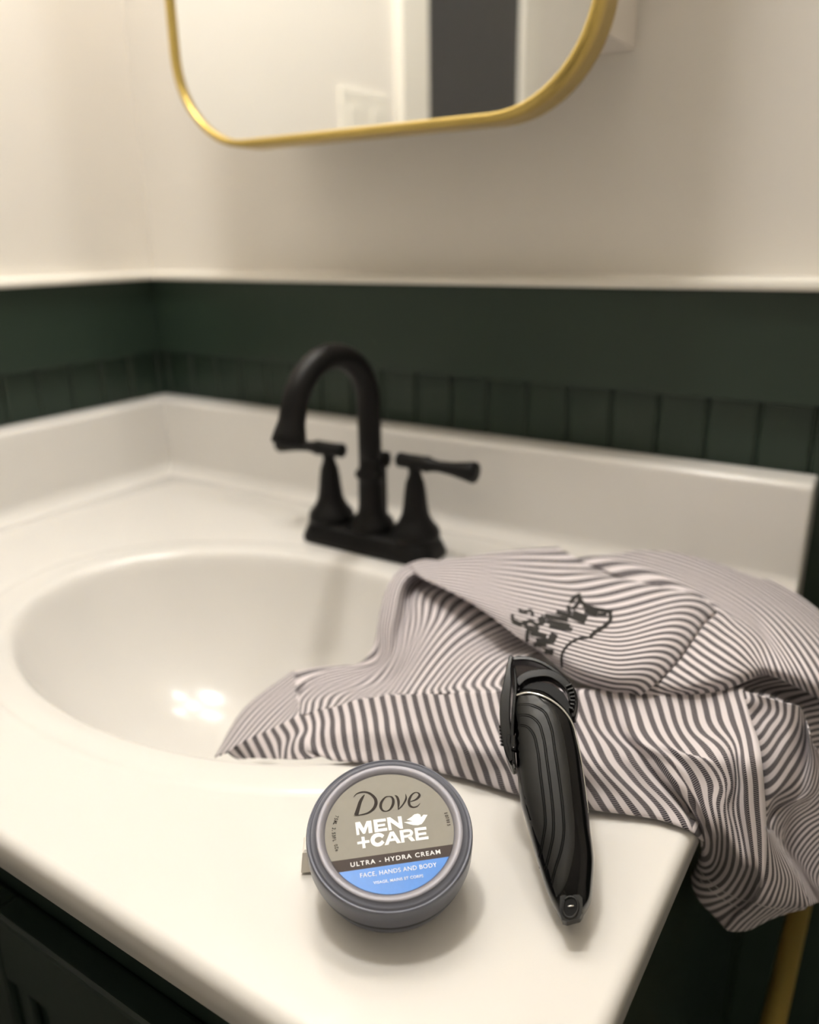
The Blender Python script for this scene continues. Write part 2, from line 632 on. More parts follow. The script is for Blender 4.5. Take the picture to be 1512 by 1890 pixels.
def build_faucet():
    # base plate: rounded rectangle that narrows upward
    def rr(hx, hy, r, z, seg=10):
        pts = []
        for sx, sy, a0 in ((1, 1, 0), (-1, 1, 90), (-1, -1, 180), (1, -1, 270)):
            for q in range(seg + 1):
                a = math.radians(a0 + 90 * q / seg)
                pts.append(V((FX + sx * (hx - r) + r * math.cos(a), FY + sy * (hy - r) + r * math.sin(a), z)))
        return pts
    bm = bmesh.new()
    secs = [(0.0760, 0.0270, 0.0175, 0.0), (0.0765, 0.0275, 0.018, 0.004), (0.0745, 0.0255, 0.018, 0.010), (0.0720, 0.0235, 0.018, 0.0165),
            (0.0705, 0.0220, 0.018, 0.0185), (0.066, 0.018, 0.0165, 0.0195)]
    rings = [[bm.verts.new(p) for p in rr(*s)] for s in secs]
    n = len(rings[0])
    for A, B in zip(rings[:-1], rings[1:]):
        for k in range(n):
            bm.faces.new((A[k], A[(k + 1) % n], B[(k + 1) % n], B[k]))
    bm.faces.new(rings[-1])
    bm.faces.new(rings[0][::-1])
    from_bm('base_plate', bm, M['black'], fau)
    # handles
    bell = [(0.0235, 0.018), (0.0235, 0.024), (0.0222, 0.028), (0.0170, 0.034), (0.0132, 0.042), (0.0116, 0.052), (0.0104, 0.064),
            (0.0090, 0.073), (0.0070, 0.078), (0.0060, 0.082), (0.0066, 0.087), (0.0080, 0.089)]
    for s in (-1, 1):
        hx = FX + s * 0.0508
        h = lathe('handle', bell, (hx, FY, 0), (0, 0, 1), M['black'], fau, 32)
        ax = V((s * 0.985, -0.17 * s * 0 - 0.0, -0.02)).normalized()
        lv = [V((hx, FY, 0.0925)) + ax * t for t in (-0.0185, -0.017, -0.008, 0.0, 0.010, 0.014, 0.018, 0.026, 0.040, 0.054, 0.062, 0.064)]
        rad = [0.0060, 0.0072, 0.0068, 0.0070, 0.0072, 0.0078, 0.0062, 0.0052, 0.0062, 0.0085, 0.0100, 0.0092]
        tube('lever', lv, rad, M['black'], h, 20)
    # spout column
    lathe('column', [(0.0225, 0.018), (0.0225, 0.023), (0.0205, 0.028), (0.0148, 0.034), (0.0130, 0.042), (0.0124, 0.062), (0.0122, 0.070),
                     (0.0150, 0.072), (0.0152, 0.076), (0.0128, 0.078), (0.0112, 0.082), (0.0112, 0.09)], (FX, FY, 0), (0, 0, 1), M['black'], fau, 36)
    # gooseneck
    pts = [V((FX, FY, 0.085)), V((FX, FY, 0.105)), V((FX, FY, 0.125)), V((FX, FY + 0.0, 0.142))]
    cy, cz, r = FY - 0.0540, 0.1430, 0.0540
    for q in range(1, 17):
        a = math.radians(180 * q / 16 * 0.935)
        pts.append(V((FX, cy + r * math.cos(a), cz + r * 0.93 * math.sin(a))))
    dv = (pts[-1] - pts[-2]).normalized()
    endp = pts[-1]
    for q in (0.008, 0.017, 0.0245, 0.0265):
        pts.append(endp + dv * q)
    m = len(pts)
    rad = [0.0112] * m
    rad[-4:] = [0.0115, 0.0135, 0.0150, 0.0140]
    rad[-5] = 0.0112
    pts2 = pts
    sp_ = tube('spout', pts2, rad, M['black'], fau, 24)
    # lift rod behind the spout
    tube('lift_rod', [(FX + 0.003, FY + 0.019, 0.018), (FX + 0.003, FY + 0.019, 0.078)], 0.0022, M['black'], fau, 10)
    lathe('rod_knob', [(0.0, 0.076), (0.0055, 0.078), (0.0075, 0.084), (0.0065, 0.091), (0.0, 0.093)], (FX + 0.003, FY + 0.019, 0), (0, 0, 1), M['black'], fau, 16)


build_faucet()

# ================================================================== MIRROR CABINET
mir = empty('mirror_cabinet', (0.385, T, 0.43))
tag(mir, 'white wall cabinet with a gold-framed mirror that has rounded corners', 'mirror')
MX0, MX1, MZ0, MZ1 = 0.1655, 0.603, 0.3735, 1.02


def rr_xz(x0_, x1_, z0_, z1_, r, y, seg=14):
    pts = []
    for cx, cz, a0 in ((x1_ - r, z1_ - r, 0), (x0_ + r, z1_ - r, 90), (x0_ + r, z0_ + r, 180), (x1_ - r, z0_ + r, 270)):
        for q in range(seg + 1):
            a = math.radians(a0 + 90 * q / seg)
            pts.append(V((cx + r * math.cos(a), y, cz + r * math.sin(a))))
    return pts


def build_mirror():
    box('cabinet_body', (0.20, -0.0495, 0.4357), (0.584, T + 0.011, 0.985), M['white_cab'], mir, 0.001)
    bm = bmesh.new()
    RC = 0.088
    secs = []
    yb, yf, lip = -0.050, -0.0825, 0.0065
    for ins, y in ((0.0, yb), (0.0, yf + 0.003), (0.0012, yf + 0.0008), (0.003, yf), (lip - 0.001, yf), (lip, yf + 0.001), (lip, yf + 0.006), (lip, yb)):
        secs.append(rr_xz(MX0 + ins, MX1 - ins, MZ0 + ins, MZ1 - ins, RC - ins, y))
    rings = [[bm.verts.new(p) for p in s] for s in secs]
    n = len(rings[0])
    rings.append(rings[0])
    for A, B in zip(rings[:-1], rings[1:]):
        for k in range(n):
            bm.faces.new((A[k], A[(k + 1) % n], B[(k + 1) % n], B[k]))
    fr = from_bm('frame', bm, M['brass'], mir)
    for e in fr.data.edges:
        pass
    g = rr_xz(MX0 + lip, MX1 - lip, MZ0 + lip, MZ1 - lip, RC - lip, -0.0775)
    extrude_poly('mirror_glass', g, (0, 0.004, 0), M['mirror'], mir)


build_mirror()

# light switch on the left wall (seen in the mirror)
sw = empty('light_switch', (XL, -0.69, 0.47))
tag(sw, 'cream light switch plate by the charcoal door, seen in the mirror', 'light switch')
box('plate', (XL, -0.760, 0.405), (XL + 0.006, -0.625, 0.527), M['switch'], sw, 0.002)
for y in (-0.725, -0.660):
    box('rocker', (XL + 0.006, y - 0.017, 0.432), (XL + 0.0095, y + 0.017, 0.500), M['trim'], sw, 0.001)

# vanity lamp above the mirror and a ceiling lamp: both unseen, added for their light
vl = empty('added_vanity_lamp', (0.385, T, 1.22))
tag(vl, 'unseen brass vanity lamp with three white globes, added above the mirror for light', 'lamp')
box('back_plate', (0.12, T - 0.012, 1.17), (0.65, T + 0.012, 1.23), M['brass'], vl, 0.003)
for x in (0.19, 0.385, 0.58):
    tube('arm', [(x, T - 0.01, 1.20), (x, -0.06, 1.205), (x, -0.085, 1.20)], 0.007, M['brass'], vl, 10)
    bm = bmesh.new()
    bmesh.ops.create_uvsphere(bm, u_segments=24, v_segments=14, radius=0.055)
    bmesh.ops.translate(bm, verts=bm.verts, vec=(x, -0.10, 1.15))
    from_bm('globe', bm, M['bulb'], vl)
cl = empty('added_ceiling_lamp', (0.40, -0.42, CEIL_Z))
tag(cl, 'unseen round white ceiling lamp, added above the counter for light', 'lamp')
lathe('rim', [(0.102, 0.0), (0.102, 0.03), (0.096, 0.035), (0.092, 0.03), (0.092, 0.0)], (0.40, -0.42, CEIL_Z), (0, 0, -1), M['brass'], cl, 40, False)
lathe('diffuser', [(0.092, 0.005), (0.090, 0.035), (0.075, 0.05), (0.045, 0.06), (0.0, 0.064)], (0.40, -0.42, CEIL_Z), (0, 0, -1), M['ceil_bulb'], cl, 40)

# ================================================================== CREAM JAR (tipped towards the camera on a small white block)
JR = 0.0376
JC = CAM + ray(719, 1531) * 0.3595
_jd = V((CAM.x - JC.x, CAM.y - JC.y, 0)).normalized()
TILT = math.radians(19.0)
JN = (_jd * math.sin(TILT) + V((0, 0, 1)) * math.cos(TILT)).normalized()
jar = empty('cream_jar', (JC.x, JC.y, 0.0))
tag(jar, 'round grey cream jar with grey and blue printed label, tipped against a white block', 'jar')


def jl(px, py, h=0.0):
    """photo pixel -> point on the plane of the lid"""
    return atplane(px, py, JC + JN * h, JN)


def build_jar():
    R = JR
    lid = [(0.0, -0.0012), (0.775 * R, -0.0012), (0.785 * R, -0.0004)]
    lid2 = [(0.785 * R, -0.0004), (0.80 * R, 0.0002), (0.865 * R, 0.0009), (0.878 * R, 0.0006)]
    lid3 = [(0.878 * R, 0.0006), (0.886 * R, 0.0000), (0.93 * R, -0.0002), (0.950 * R, -0.0004), (0.957 * R, -0.0010), (0.967 * R, -0.0010),
            (0.975 * R, -0.0004), (0.990 * R, -0.0008), (0.998 * R, -0.0018), (1.0 * R, -0.0032), (0.999 * R, -0.0126), (0.99 * R, -0.0132), (0.93 * R, -0.0132)]
    l = lathe('lid', lid3 + [(0.9 * R, -0.010)], JC, JN, M['jar'], jar, 96, False)
    lathe('lid_bevel', lid2, JC, JN, M['jar_ring'], l, 96, False)
    lathe('lid_recess', lid, JC, JN, M['jar_ring'], l, 96, False)
    lathe('seam', [(0.955 * R, -0.0132), (0.985 * R, -0.0132), (0.985 * R, -0.0150), (0.955 * R, -0.0150)], JC, JN, M['jar_seam'], jar, 96)
    lathe('jar_body', [(0.93 * R, -0.0150), (0.965 * R, -0.0152), (0.965 * R, -0.0172), (0.955 * R, -0.0195), (0.92 * R, -0.0235), (0.87 * R, -0.0265), (0.83 * R, -0.0275),
                       (0.78 * R, -0.0275), (0.74 * R, -0.0268), (0.0, -0.0268)], JC, JN, M['jar'], jar, 96)
    # printed label: three zones cut from one disc
    RL = 0.772 * R
    hL = -0.0010
    u, w, n = frame_of(JN)
    # zone borders measured in the photo
    def border(pa, pb):
        a, b = jl(*pa, hL), jl(*pb, hL)
        d = (b - a).normalized()
        nn = JN.cross(d).normalized()          # towards the top of the label
        return a, d, nn
    c1 = cr(540, 1360, 0.25132, [(300, 915), (1180, 790)])
    c2 = cr(540, 1360, 0.25132, [(360, 995), (1155, 880)])
    b1, b2 = border(*c1), border(*c2)
    circ = [JC + JN * hL + (u * math.cos(2 * math.pi * k / 180) + w * math.sin(2 * math.pi * k / 180)) * RL for k in range(180)]

    def clip(poly, bd, keep_top):
        a, d, nn = bd
        out = []
        for i in range(len(poly)):
            p, q = poly[i], poly[(i + 1) % len(poly)]
            sp_, sq = (p - a).dot(nn), (q - a).dot(nn)
            if not keep_top:
                sp_, sq = -sp_, -sq
            if sp_ >= 0:
                out.append(p)
            if (sp_ >= 0) != (sq >= 0):
                out.append(p.lerp(q, sp_ / (sp_ - sq)))
        return out
    th = JN * 0.00015
    lg = extrude_poly('label', clip(circ, b1, True), th, M['lab_grey'], jar)
    lb = extrude_poly('label_band', clip(clip(circ, b1, False), b2, True), th, M['lab_brown'], jar)
    lu = extrude_poly('label_panel', clip(circ, b2, False), th, M['lab_blue'], jar)
    hT = hL + 0.00022
    tz = JN * 0.00008

    def poly(name, pts, material, parent):
        extrude_poly(name, [jl(x, y, hT) for x, y in pts], tz, material, parent)

    def ribbon_bm(bm, pts3, closed=False):
        """pts3: (x, y, width) pixels"""
        P = catmull([V(p) for p in pts3], 40)
        L_, R_ = [], []
        for i, p in enumerate(P):
            t = (P[min(i + 1, len(P) - 1)] - P[max(i - 1, 0)])
            t = V((t.x, t.y)).normalized()
            nn = V((-t.y, t.x))
            L_.append(jl(p.x + nn.x * p.z / 2, p.y + nn.y * p.z / 2, hT + 0.00005))
            R_.append(jl(p.x - nn.x * p.z / 2, p.y - nn.y * p.z / 2, hT + 0.00005))
        a = [bm.verts.new(q) for q in L_]
        b = [bm.verts.new(q) for q in R_]
        for i in range(len(P) - 1):
            bm.faces.new((a[i], a[i + 1], b[i + 1], b[i]))
    sc = 160 / 1512.0
    px = lambda pts: cr(640, 1440, sc, pts)
    rb = lambda strokes: [[(640 + sc * x, 1440 + sc * y, sc * w_) for x, y, w_ in s] for s in strokes]

    def strokes(name, ss, material, parent):
        bm = bmesh.new()
        for s in rb(ss):
            ribbon_bm(bm, s)
        from_bm(name, bm, material, parent, False)
    # Dove
    strokes('letter', [[(312, 252, 10), (285, 290, 34), (240, 370, 54), (205, 480, 62), (165, 612, 74)],
                       [(118, 297, 6), (165, 245, 16), (230, 215, 24), (310, 205, 28), (390, 225, 36), (460, 275, 44), (505, 340, 54), (512, 400, 58),
                        (490, 465, 52), (440, 525, 40), (370, 570, 28), (280, 597, 22), (200, 612, 16), (125, 622, 6)]], M['ink_dark'], lg)
    strokes('letter', [[(745, 282, 14), (690, 290, 20), (635, 340, 34), (597, 410, 46), (595, 475, 46), (630, 528, 30), (680, 542, 14), (735, 525, 22),
                        (785, 470, 40), (812, 400, 48), (810, 335, 44), (785, 293, 28), (740, 281, 14)]], M['ink_dark'], lg)
    strokes('letter', [[(836, 262, 6), (872, 285, 34), (900, 350, 46), (905, 430, 38), (898, 512, 12)],
                       [(898, 514, 10), (950, 462, 20), (1005, 390, 28), (1037, 315, 32), (1028, 238, 6)]], M['ink_dark'], lg)
    strokes('letter', [[(1110, 372, 10), (1180, 350, 20), (1245, 305, 38), (1272, 260, 40), (1248, 222, 22), (1200, 213, 16), (1145, 245, 26), (1103, 310, 40),
                        (1085, 385, 46), (1105, 445, 40), (1160, 472, 26), (1225, 458, 18), (1283, 402, 6)]], M['ink_dark'], lg)
    # MEN +CARE and the bird
    for pts in ([(148, 738), (232, 725), (297, 838), (345, 715), (428, 705), (452, 918), (385, 930), (371, 800), (324, 935), (287, 940), (207, 822), (224, 952), (175, 962)],
                [(462, 692), (680, 668), (688, 718), (533, 738), (539, 774), (668, 756), (674, 798), (545, 817), (550, 850), (705, 828), (712, 882), (490, 915)],
                [(700, 655), (757, 645), (907, 752), (888, 635), (955, 628), (985, 848), (935, 852), (766, 735), (788, 870), (732, 880)],
                [(255, 990), (310, 985), (318, 1052), (395, 1045), (400, 1090), (322, 1102), (332, 1185), (278, 1190), (270, 1110), (188, 1125), (183, 1080), (264, 1065)],
                [(1180, 838), (1385, 812), (1392, 862), (1243, 882), (1248, 925), (1385, 905), (1390, 948), (1255, 968), (1260, 1004), (1425, 978), (1432, 1028), (1210, 1058)]):
        poly('letter', px(pts), M['ink_white'], lg)
    strokes('letter', [[(640, 985, 62), (600, 960, 66), (540, 955, 70), (480, 985, 72), (452, 1045, 74), (475, 1100, 72), (530, 1126, 68), (590, 1112, 66), (640, 1066, 62)]], M['ink_white'], lg)
    bm = bmesh.new()
    for pts in ([(662, 1135), (755, 900), (800, 893), (792, 955), (730, 1125)], [(790, 894), (818, 890), (950, 1092), (880, 1102), (786, 955)],
                [(760, 1020), (830, 1010), (852, 1055), (745, 1070)]):
        add_poly(bm, [jl(x, y, hT + 0.00005) for x, y in px(pts)])
    from_bm('letter', bm, M['ink_white'], lg, False)
    bm = bmesh.new()
    for pts in ([(920, 875), (985, 865), (1012, 1085), (955, 1093)], [(1050, 985), (1120, 960), (1200, 1058), (1128, 1068)]):
        add_poly(bm, [jl(x, y, hT + 0.00005) for x, y in px(pts)])
    ribbon_bm(bm, [(640 + sc * x, 1440 + sc * y, sc * w_) for x, y, w_ in [(975, 893, 50), (1050, 881, 50), (1110, 885, 50), (1133, 915, 52), (1115, 955, 52), (1060, 975, 48), (990, 985, 46)]])
    from_bm('letter', bm, M['ink_white'], lg, False)
    poly('bird_emblem', px([(995, 737), (1060, 725), (1150, 714), (1045, 695), (1080, 672), (1130, 642), (1180, 597), (1240, 584), (1282, 600), (1300, 648), (1340, 602), (1410, 606),
                            (1385, 650), (1352, 712), (1310, 765), (1240, 790), (1160, 785), (1080, 766)]), M['ink_white'], lg)

    def text(name, s, pa, pb, cap_px, material, parent, bold=0.0, spacing=1.0, lift=0.0):
        """text on the lid between two photo pixels of its base line"""
        cu = bpy.data.curves.new(name, 'FONT')
        cu.body = s
        cu.size = 1.0
        cu.offset = bold
        cu.space_character = spacing
        cu.extrude = 0.0
        tmp = bpy.data.objects.new('tmp', cu)
        COL.objects.link(tmp)
        dg = bpy.context.evaluated_depsgraph_get()
        me = bpy.data.meshes.new_from_object(tmp.evaluated_get(dg))
        bpy.data.objects.remove(tmp)
        bpy.data.curves.remove(cu)
        xs = [v.co.x for v in me.vertices]
        ys = [v.co.y for v in me.vertices]
        x_lo, x_hi = min(xs), max(xs)
        a, b = jl(*pa, hT + lift), jl(*pb, hT + lift)
        ex = (b - a)
        exn = ex.normalized()
        ey = JN.cross(exn).normalized()
        px_m = (jl(pa[0], pa[1] - 10, hT) - jl(*pa, hT)).length / 10
        caph = 0.70
        for v in me.vertices:
            v.co = a + ex * ((v.co.x - x_lo) / (x_hi - x_lo)) + ey * (v.co.y / caph * cap_px * px_m) + JN * 0.00006
        return link(name, me, material, parent, False)
    s2 = 240 / 1512.0
    q = lambda x, y: (600 + s2 * x, 1540 + s2 * y)
    text('lettering', 'ULTRA - HYDRA CREAM', q(300, 380), q(1345, 225), 8.2, M['ink_white'], lb, 0.012, 1.25)
    text('lettering', 'FACE, HANDS AND BODY', q(412, 505), q(1303, 375), 8.0, M['ink_pale'], lu, 0.006, 1.08)
    text('lettering', 'VISAGE, MAINS ET CORPS', q(565, 581), q(1145, 497), 5.2, M['ink_pale'], lu, 0.012, 1.08)
    # small print along the rim, letter by letter
    s3 = 70 / 1203.0

    def small_print(s, path, size_px, material):
        P = catmull([V((x, y, 0)) for x, y in path], len(s) * 2)
        for i, ch in enumerate(s):
            if ch == ' ':
                continue
            p, p2 = P[2 * i], P[2 * i + 1]
            wd = 0.92 if ch in 'MOZ0' else (0.45 if ch in '.1/' else 0.8)
            t = (p2 - p).normalized() * size_px * 0.66 * wd
            text('lettering', ch, (p.x, p.y), (p.x + t.x, p.y + t.y), size_px, material, lg, 0.02)
    small_print('75ML 2.53FL OZe', cr(590, 1480, s3, [(505, 435), (455, 600), (415, 770), (396, 920), (402, 1100), (435, 1290), (480, 1440), (510, 1560)]), 5.8, M['ink_dark'])
    s4 = 90 / 1512.0
    small_print('107815', cr(790, 1470, s4, [(505, 515), (540, 640), (575, 760), (600, 900)]), 5.5, M['lab_brown'])


build_jar()

# white block that props up the back of the jar
def build_block():
    a = atz(556, 1613)
    ex = V((0.80, 0.60, 0)).normalized()
    ey = V((-ex.y, ex.x, 0))
    bm = bmesh.new()
    lo = a
    secs = [(0.0, 0.0), (0.0011, 0.0), (0.0011, 0.0)]
    hs = [0.0, 0.0008, 0.0112, 0.0122]
    ins = [0.0006, 0.0, 0.0012, 0.0022]
    rings = []
    LX, LY = 0.026, 0.013
    for h, i_ in zip(hs, ins):
        rings.append([bm.verts.new(lo + ex * x + ey * y + V((0, 0, h + 0.0))) for x, y in
                      ((i_, i_), (LX - i_, i_), (LX - i_, LY - i_), (i_, LY - i_))])
    for A, B in zip(rings[:-1], rings[1:]):
        for k in range(4):
            bm.faces.new((A[k], A[(k + 1) % 4], B[(k + 1) % 4], B[k]))
    bm.faces.new(rings[0][::-1])
    bm.faces.new(rings[-1])
    o = from_bm('plastic_block', bm, M['paper'], None, False)
    tag(o, 'small white block peeking out behind the left of the grey jar', 'block')


build_block()

# ================================================================== BEARD TRIMMER
TT = atz(1052, 1668, 0.0105)                 # tail, just above the counter
TH = atz(996, 1300, 0.0600)                  # shoulder, resting on the folded shirt
E1 = (TH - TT).normalized()
E2 = E1.cross((CAM - (TT + TH) / 2).normalized()).normalized()
EN = E2.cross(E1).normalized()               # out of the trimmer's upper side
if EN.dot(CAM - TT) < 0:
    EN = -EN
if E2.dot(RIGHT) < 0:
    E2 = -E2
trm = empty('beard_trimmer', (TT.x, TT.y, 0.0))
tag(trm, 'black beard trimmer with smoked comb guard leaning on the striped shirt', 'trimmer')
TSC = 300 / 1012.0


def tp(cx, cy, h=0.0):
    """pixel of the trimmer close-up -> point of the trimmer's plane raised by h"""
    return atplane(880 + TSC * cx, 1180 + TSC * cy, TT + EN * h, EN)


def loc(p):
    d = p - TT
    return d.dot(E1), d.dot(E2)


# left and right outline of the body by height in the close-up
LEFT = [(262, 338), (240, 352), (226, 400), (240, 560), (250, 780), (272, 1000), (310, 1150), (350, 1290), (392, 1430), (430, 1550), (465, 1640), (505, 1715), (528, 1752)]
RIGHT_ = [(330, 332), (400, 342), (480, 378), (590, 500), (645, 690), (672, 880), (695, 1060), (708, 1190), (722, 1290), (730, 1390), (722, 1530), (708, 1640), (660, 1720)]
TST = []                                      # stations: (s, left e2, right e2, half thickness)
_hh = [0.0045, 0.0070, 0.0098, 0.0118, 0.0124, 0.0126, 0.0125, 0.0122, 0.0118, 0.0114, 0.0106, 0.0092, 0.0075]
for (a, b, h) in zip(LEFT, RIGHT_, _hh):
    pa, pb = tp(*a), tp(*b)
    TST.append((pa, pb, h))


def section(u):
    """u in 0..1 along the body -> left point, right point, half thickness (smooth)"""
    P = u * (len(TST) - 1)
    k = min(int(P), len(TST) - 2)
    s = P - k
    def c(i):
        return TST[max(0, min(len(TST) - 1, i))]
    def cm(f):
        p0, p1, p2, p3 = f(c(k - 1)), f(c(k)), f(c(k + 1)), f(c(k + 2))
        return 0.5 * ((2 * p1) + (p2 - p0) * s + (2 * p0 - 5 * p1 + 4 * p2 - p3) * s * s + (3 * p1 - p0 - 3 * p2 + p3) * s * s * s)
    return cm(lambda t: t[0]), cm(lambda t: t[1]), cm(lambda t: t[2])


NSEC, NRING = 72, 40
SECS = [section(i / (NSEC - 1)) for i in range(NSEC)]


def sup(c, p):
    return math.copysign(abs(c) ** p, c)


def surf_h(pt):
    """height of the body's upper surface over the plane at a point of the plane"""
    best = None
    s, e = loc(pt)
    for (pa, pb, h) in SECS:
        ca = loc((pa + pb) / 2)
        d = abs(ca[0] - s)
        if best is None or d < best[0]:
            la, lb = loc(pa)[1], loc(pb)[1]
            m, w = (la + lb) / 2, abs(lb - la) / 2
            t = min(1.0, abs(e - m) / max(w, 1e-5))
            best = (d, h * max(0.0, 1 - t ** 2.6) ** (1 / 2.6))
    return best[1]


def on_body(cx, cy, lift):
    p0 = tp(cx, cy, 0.0105)
    q = p0 - EN * 0.0105
    h = surf_h(q)
    p = tp(cx, cy, h)
    q = p - EN * h
    return q + EN * (surf_h(q) + lift)


def build_trimmer():
    bm = bmesh.new()
    rings = []
    for (pa, pb, h) in SECS:
        m, half = (pa + pb) / 2, (pb - pa) / 2
        rings.append([bm.verts.new(m + half * sup(math.cos(2 * math.pi * k / NRING), 2 / 2.6) + EN * (h * sup(math.sin(2 * math.pi * k / NRING), 2 / 2.6)))
                      for k in range(NRING)])
    for A, B in zip(rings[:-1], rings[1:]):
        for k in range(NRING):
            bm.faces.new((A[k], A[(k + 1) % NRING], B[(k + 1) % NRING], B[k]))
    bm.faces.new(rings[0])
    bm.faces.new(rings[-1][::-1])
    bm.normal_update()
    tree = BVHTree.FromBMesh(bm)
    body = from_bm('body', bm, M['tr_gloss'], trm)
    # matte grip: outline left / right by rows of the close-up
    gl = [(262, 352), (240, 400), (250, 560), (260, 780), (282, 1000), (320, 1150), (360, 1290), (402, 1430), (440, 1540), (475, 1620)]
    gr = [(380, 352), (500, 440), (548, 580), (585, 800), (606, 1000), (618, 1150), (616, 1290), (592, 1420), (560, 1525), (500, 1625)]
    A = catmull([V((x, y, 0)) for x, y in gl], 60)
    B = catmull([V((x, y, 0)) for x, y in gr], 60)
    bm = bmesh.new()
    grid = []
    for a, b in zip(A, B):
        row = []
        for k in range(19):
            p = a.lerp(b, k / 18)
            edge = 1 - abs(k / 9 - 1) ** 8
            row.append(bm.verts.new(on_body(p.x, p.y, -0.0004 + 0.0011 * edge)))
        grid.append(row)
    for r0, r1 in zip(grid[:-1], grid[1:]):
        for k in range(18):
            bm.faces.new((r0[k], r0[k + 1], r1[k + 1], r1[k]))
    grip = from_bm('grip', bm, M['tr_grip'], trm)
    # grooves in the grip: three pairs of fine lines that bend at both ends
    lines = [[(250, 408), (340, 413), (420, 455), (458, 535), (488, 700), (518, 900), (538, 1080), (543, 1200), (524, 1320), (490, 1430), (468, 1530), (468, 1596)],
             [(258, 473), (325, 478), (383, 520), (412, 600), (438, 760), (463, 950), (478, 1120), (476, 1220), (454, 1330), (432, 1430), (428, 1505)],
             [(264, 538), (308, 543), (352, 590), (377, 680), (398, 850), (422, 1050), (428, 1150), (413, 1250), (396, 1360), (396, 1430)]]
    for ln in lines:
        for off in (-5.5, 5.5):
            P = catmull([V((x, y, 0)) for x, y in ln], 70)
            Q = []
            for i, p in enumerate(P):
                t = (P[min(i + 1, 69)] - P[max(i - 1, 0)]).normalized()
                Q.append(on_body(p.x - t.y * off, p.y + t.x * off, 0.00068))
            tube('groove', Q, [0.00034 * min(1, 0.35 + min(i, 69 - i) / 8) for i in range(70)], M['tr_groove'], grip, 6)
    # chrome line over the shoulder and down the right side
    ch = [(243, 352), (300, 333), (380, 343), (470, 383), (540, 440), (590, 510), (625, 630), (652, 760), (680, 950), (696, 1080)]
    P = catmull([V((x, y, 0)) for x, y in ch], 60)
    def on_skin(p):
        d = ray(880 + TSC * p.x, 1180 + TSC * p.y).normalized()
        h = tree.ray_cast(CAM, d)
        q = h[0] if h[0] is not None else tp(p.x, p.y, 0.002)
        return q - d * 0.0009
    Q = [on_skin(p) for p in P]
    for _ in range(3):
        Q = [Q[0]] + [(Q[k - 1] + Q[k] * 2 + Q[k + 1]) / 4 for k in range(1, len(Q) - 1)] + [Q[-1]]
    tube('chrome_line', Q, [0.00062 * (0.4 + 0.6 * min(1, (59 - k) / 40)) for k in range(60)], M['tr_chrome'], trm, 8)
    # charging socket in the tail
    so = cr(0, 0, 1, [(520, 1600), (560, 1588), (640, 1590), (658, 1610), (660, 1705), (640, 1735), (560, 1757), (530, 1748), (514, 1690)])
    extrude_poly('tail_cap', [tp(x, y, 0.0100) for x, y in so], -EN * 0.008, M['tr_grip'], trm)
    hole = [(545 + 0, 1625), (570, 1605), (605, 1608), (625, 1630), (624, 1700), (600, 1728), (560, 1728), (540, 1705)]
    extrude_poly('socket_hole', [tp(x, y, 0.0101) for x, y in hole], EN * 0.0001, M['tr_hole'], trm)
    rim = catmull([V((x, y, 0)) for x, y in hole + hole[:1]], 33)
    tube('socket', [tp(p.x, p.y, 0.0103) for p in rim], 0.0005, M['tr_grip'], trm, 8)
    tube('socket_pin', [tp(565, 1663, 0.0105), tp(605, 1659, 0.0105)], 0.0004, M['tr_chrome'], trm, 8)
    # head block under the guard
    hb_ = [(262, 345), (300, 290), (380, 262), (470, 280), (540, 330), (590, 420), (596, 500), (540, 460), (470, 395), (380, 355), (300, 345)]
    head = extrude_poly('head', [tp(x, y, 0.0030) for x, y in hb_], -EN * 0.012, M['tr_groove'], trm)
    # comb guard: outer hoop, inner hoop, side arm, cross ribs
    def ribbon(name, pts, w, h0, th, material, parent):
        """pts (x, y) or (x, y, width in close-up px); the ribbon stands across the plane"""
        P = catmull([V((p[0], p[1], p[2] if len(p) > 2 else w)) for p in pts], 44)
        bm = bmesh.new()
        rows = []
        for i, p in enumerate(P):
            t = (P[min(i + 1, 43)] - P[max(i - 1, 0)])
            t = V((t.x, t.y, 0)).normalized()
            nx, ny = -t.y * p.z / 2, t.x * p.z / 2
            a, b = tp(p.x + nx, p.y + ny, h0), tp(p.x - nx, p.y - ny, h0)
            rows.append([bm.verts.new(q) for q in (a + EN * th / 2, b + EN * th / 2, b - EN * th / 2, a - EN * th / 2)])
        for A_, B_ in zip(rows[:-1], rows[1:]):
            for k in range(4):
                bm.faces.new((A_[k], A_[(k + 1) % 4], B_[(k + 1) % 4], B_[k]))
        bm.faces.new(rows[0])
        bm.faces.new(rows[-1][::-1])
        o = from_bm(name, bm, material, parent, False)
        bv_ = o.modifiers.new('bevel', 'BEVEL')
        bv_.width = 0.0006
        bv_.segments = 2
        bv_.limit_method = 'ANGLE'
        return o
    guard = ribbon('comb_guard', [(206, 142), (260, 136), (330, 138), (420, 168), (500, 222), (570, 285), (612, 355), (620, 430), (604, 505)], 26, 0.0015, 0.007, M['tr_smoke'], trm)
    ribbon('hoop', [(250, 292), (300, 248), (370, 228), (450, 226), (530, 268), (585, 335), (600, 400)], 52, 0.0025, 0.006, M['tr_smoke'], guard)
    ribbon('side_arm', [(222, 136, 28), (208, 200, 32), (200, 300, 52), (186, 400, 64), (184, 520, 66), (196, 640, 64), (212, 740, 52), (232, 812, 26)], 60, 0.0, 0.013, M['tr_smoke'], guard)
    ribbon('inner_arm', [(238, 190, 14), (246, 300, 20), (236, 420, 24), (226, 560, 24), (226, 700, 26), (236, 790, 20)], 20, 0.0055, 0.006, M['tr_gloss'], guard)
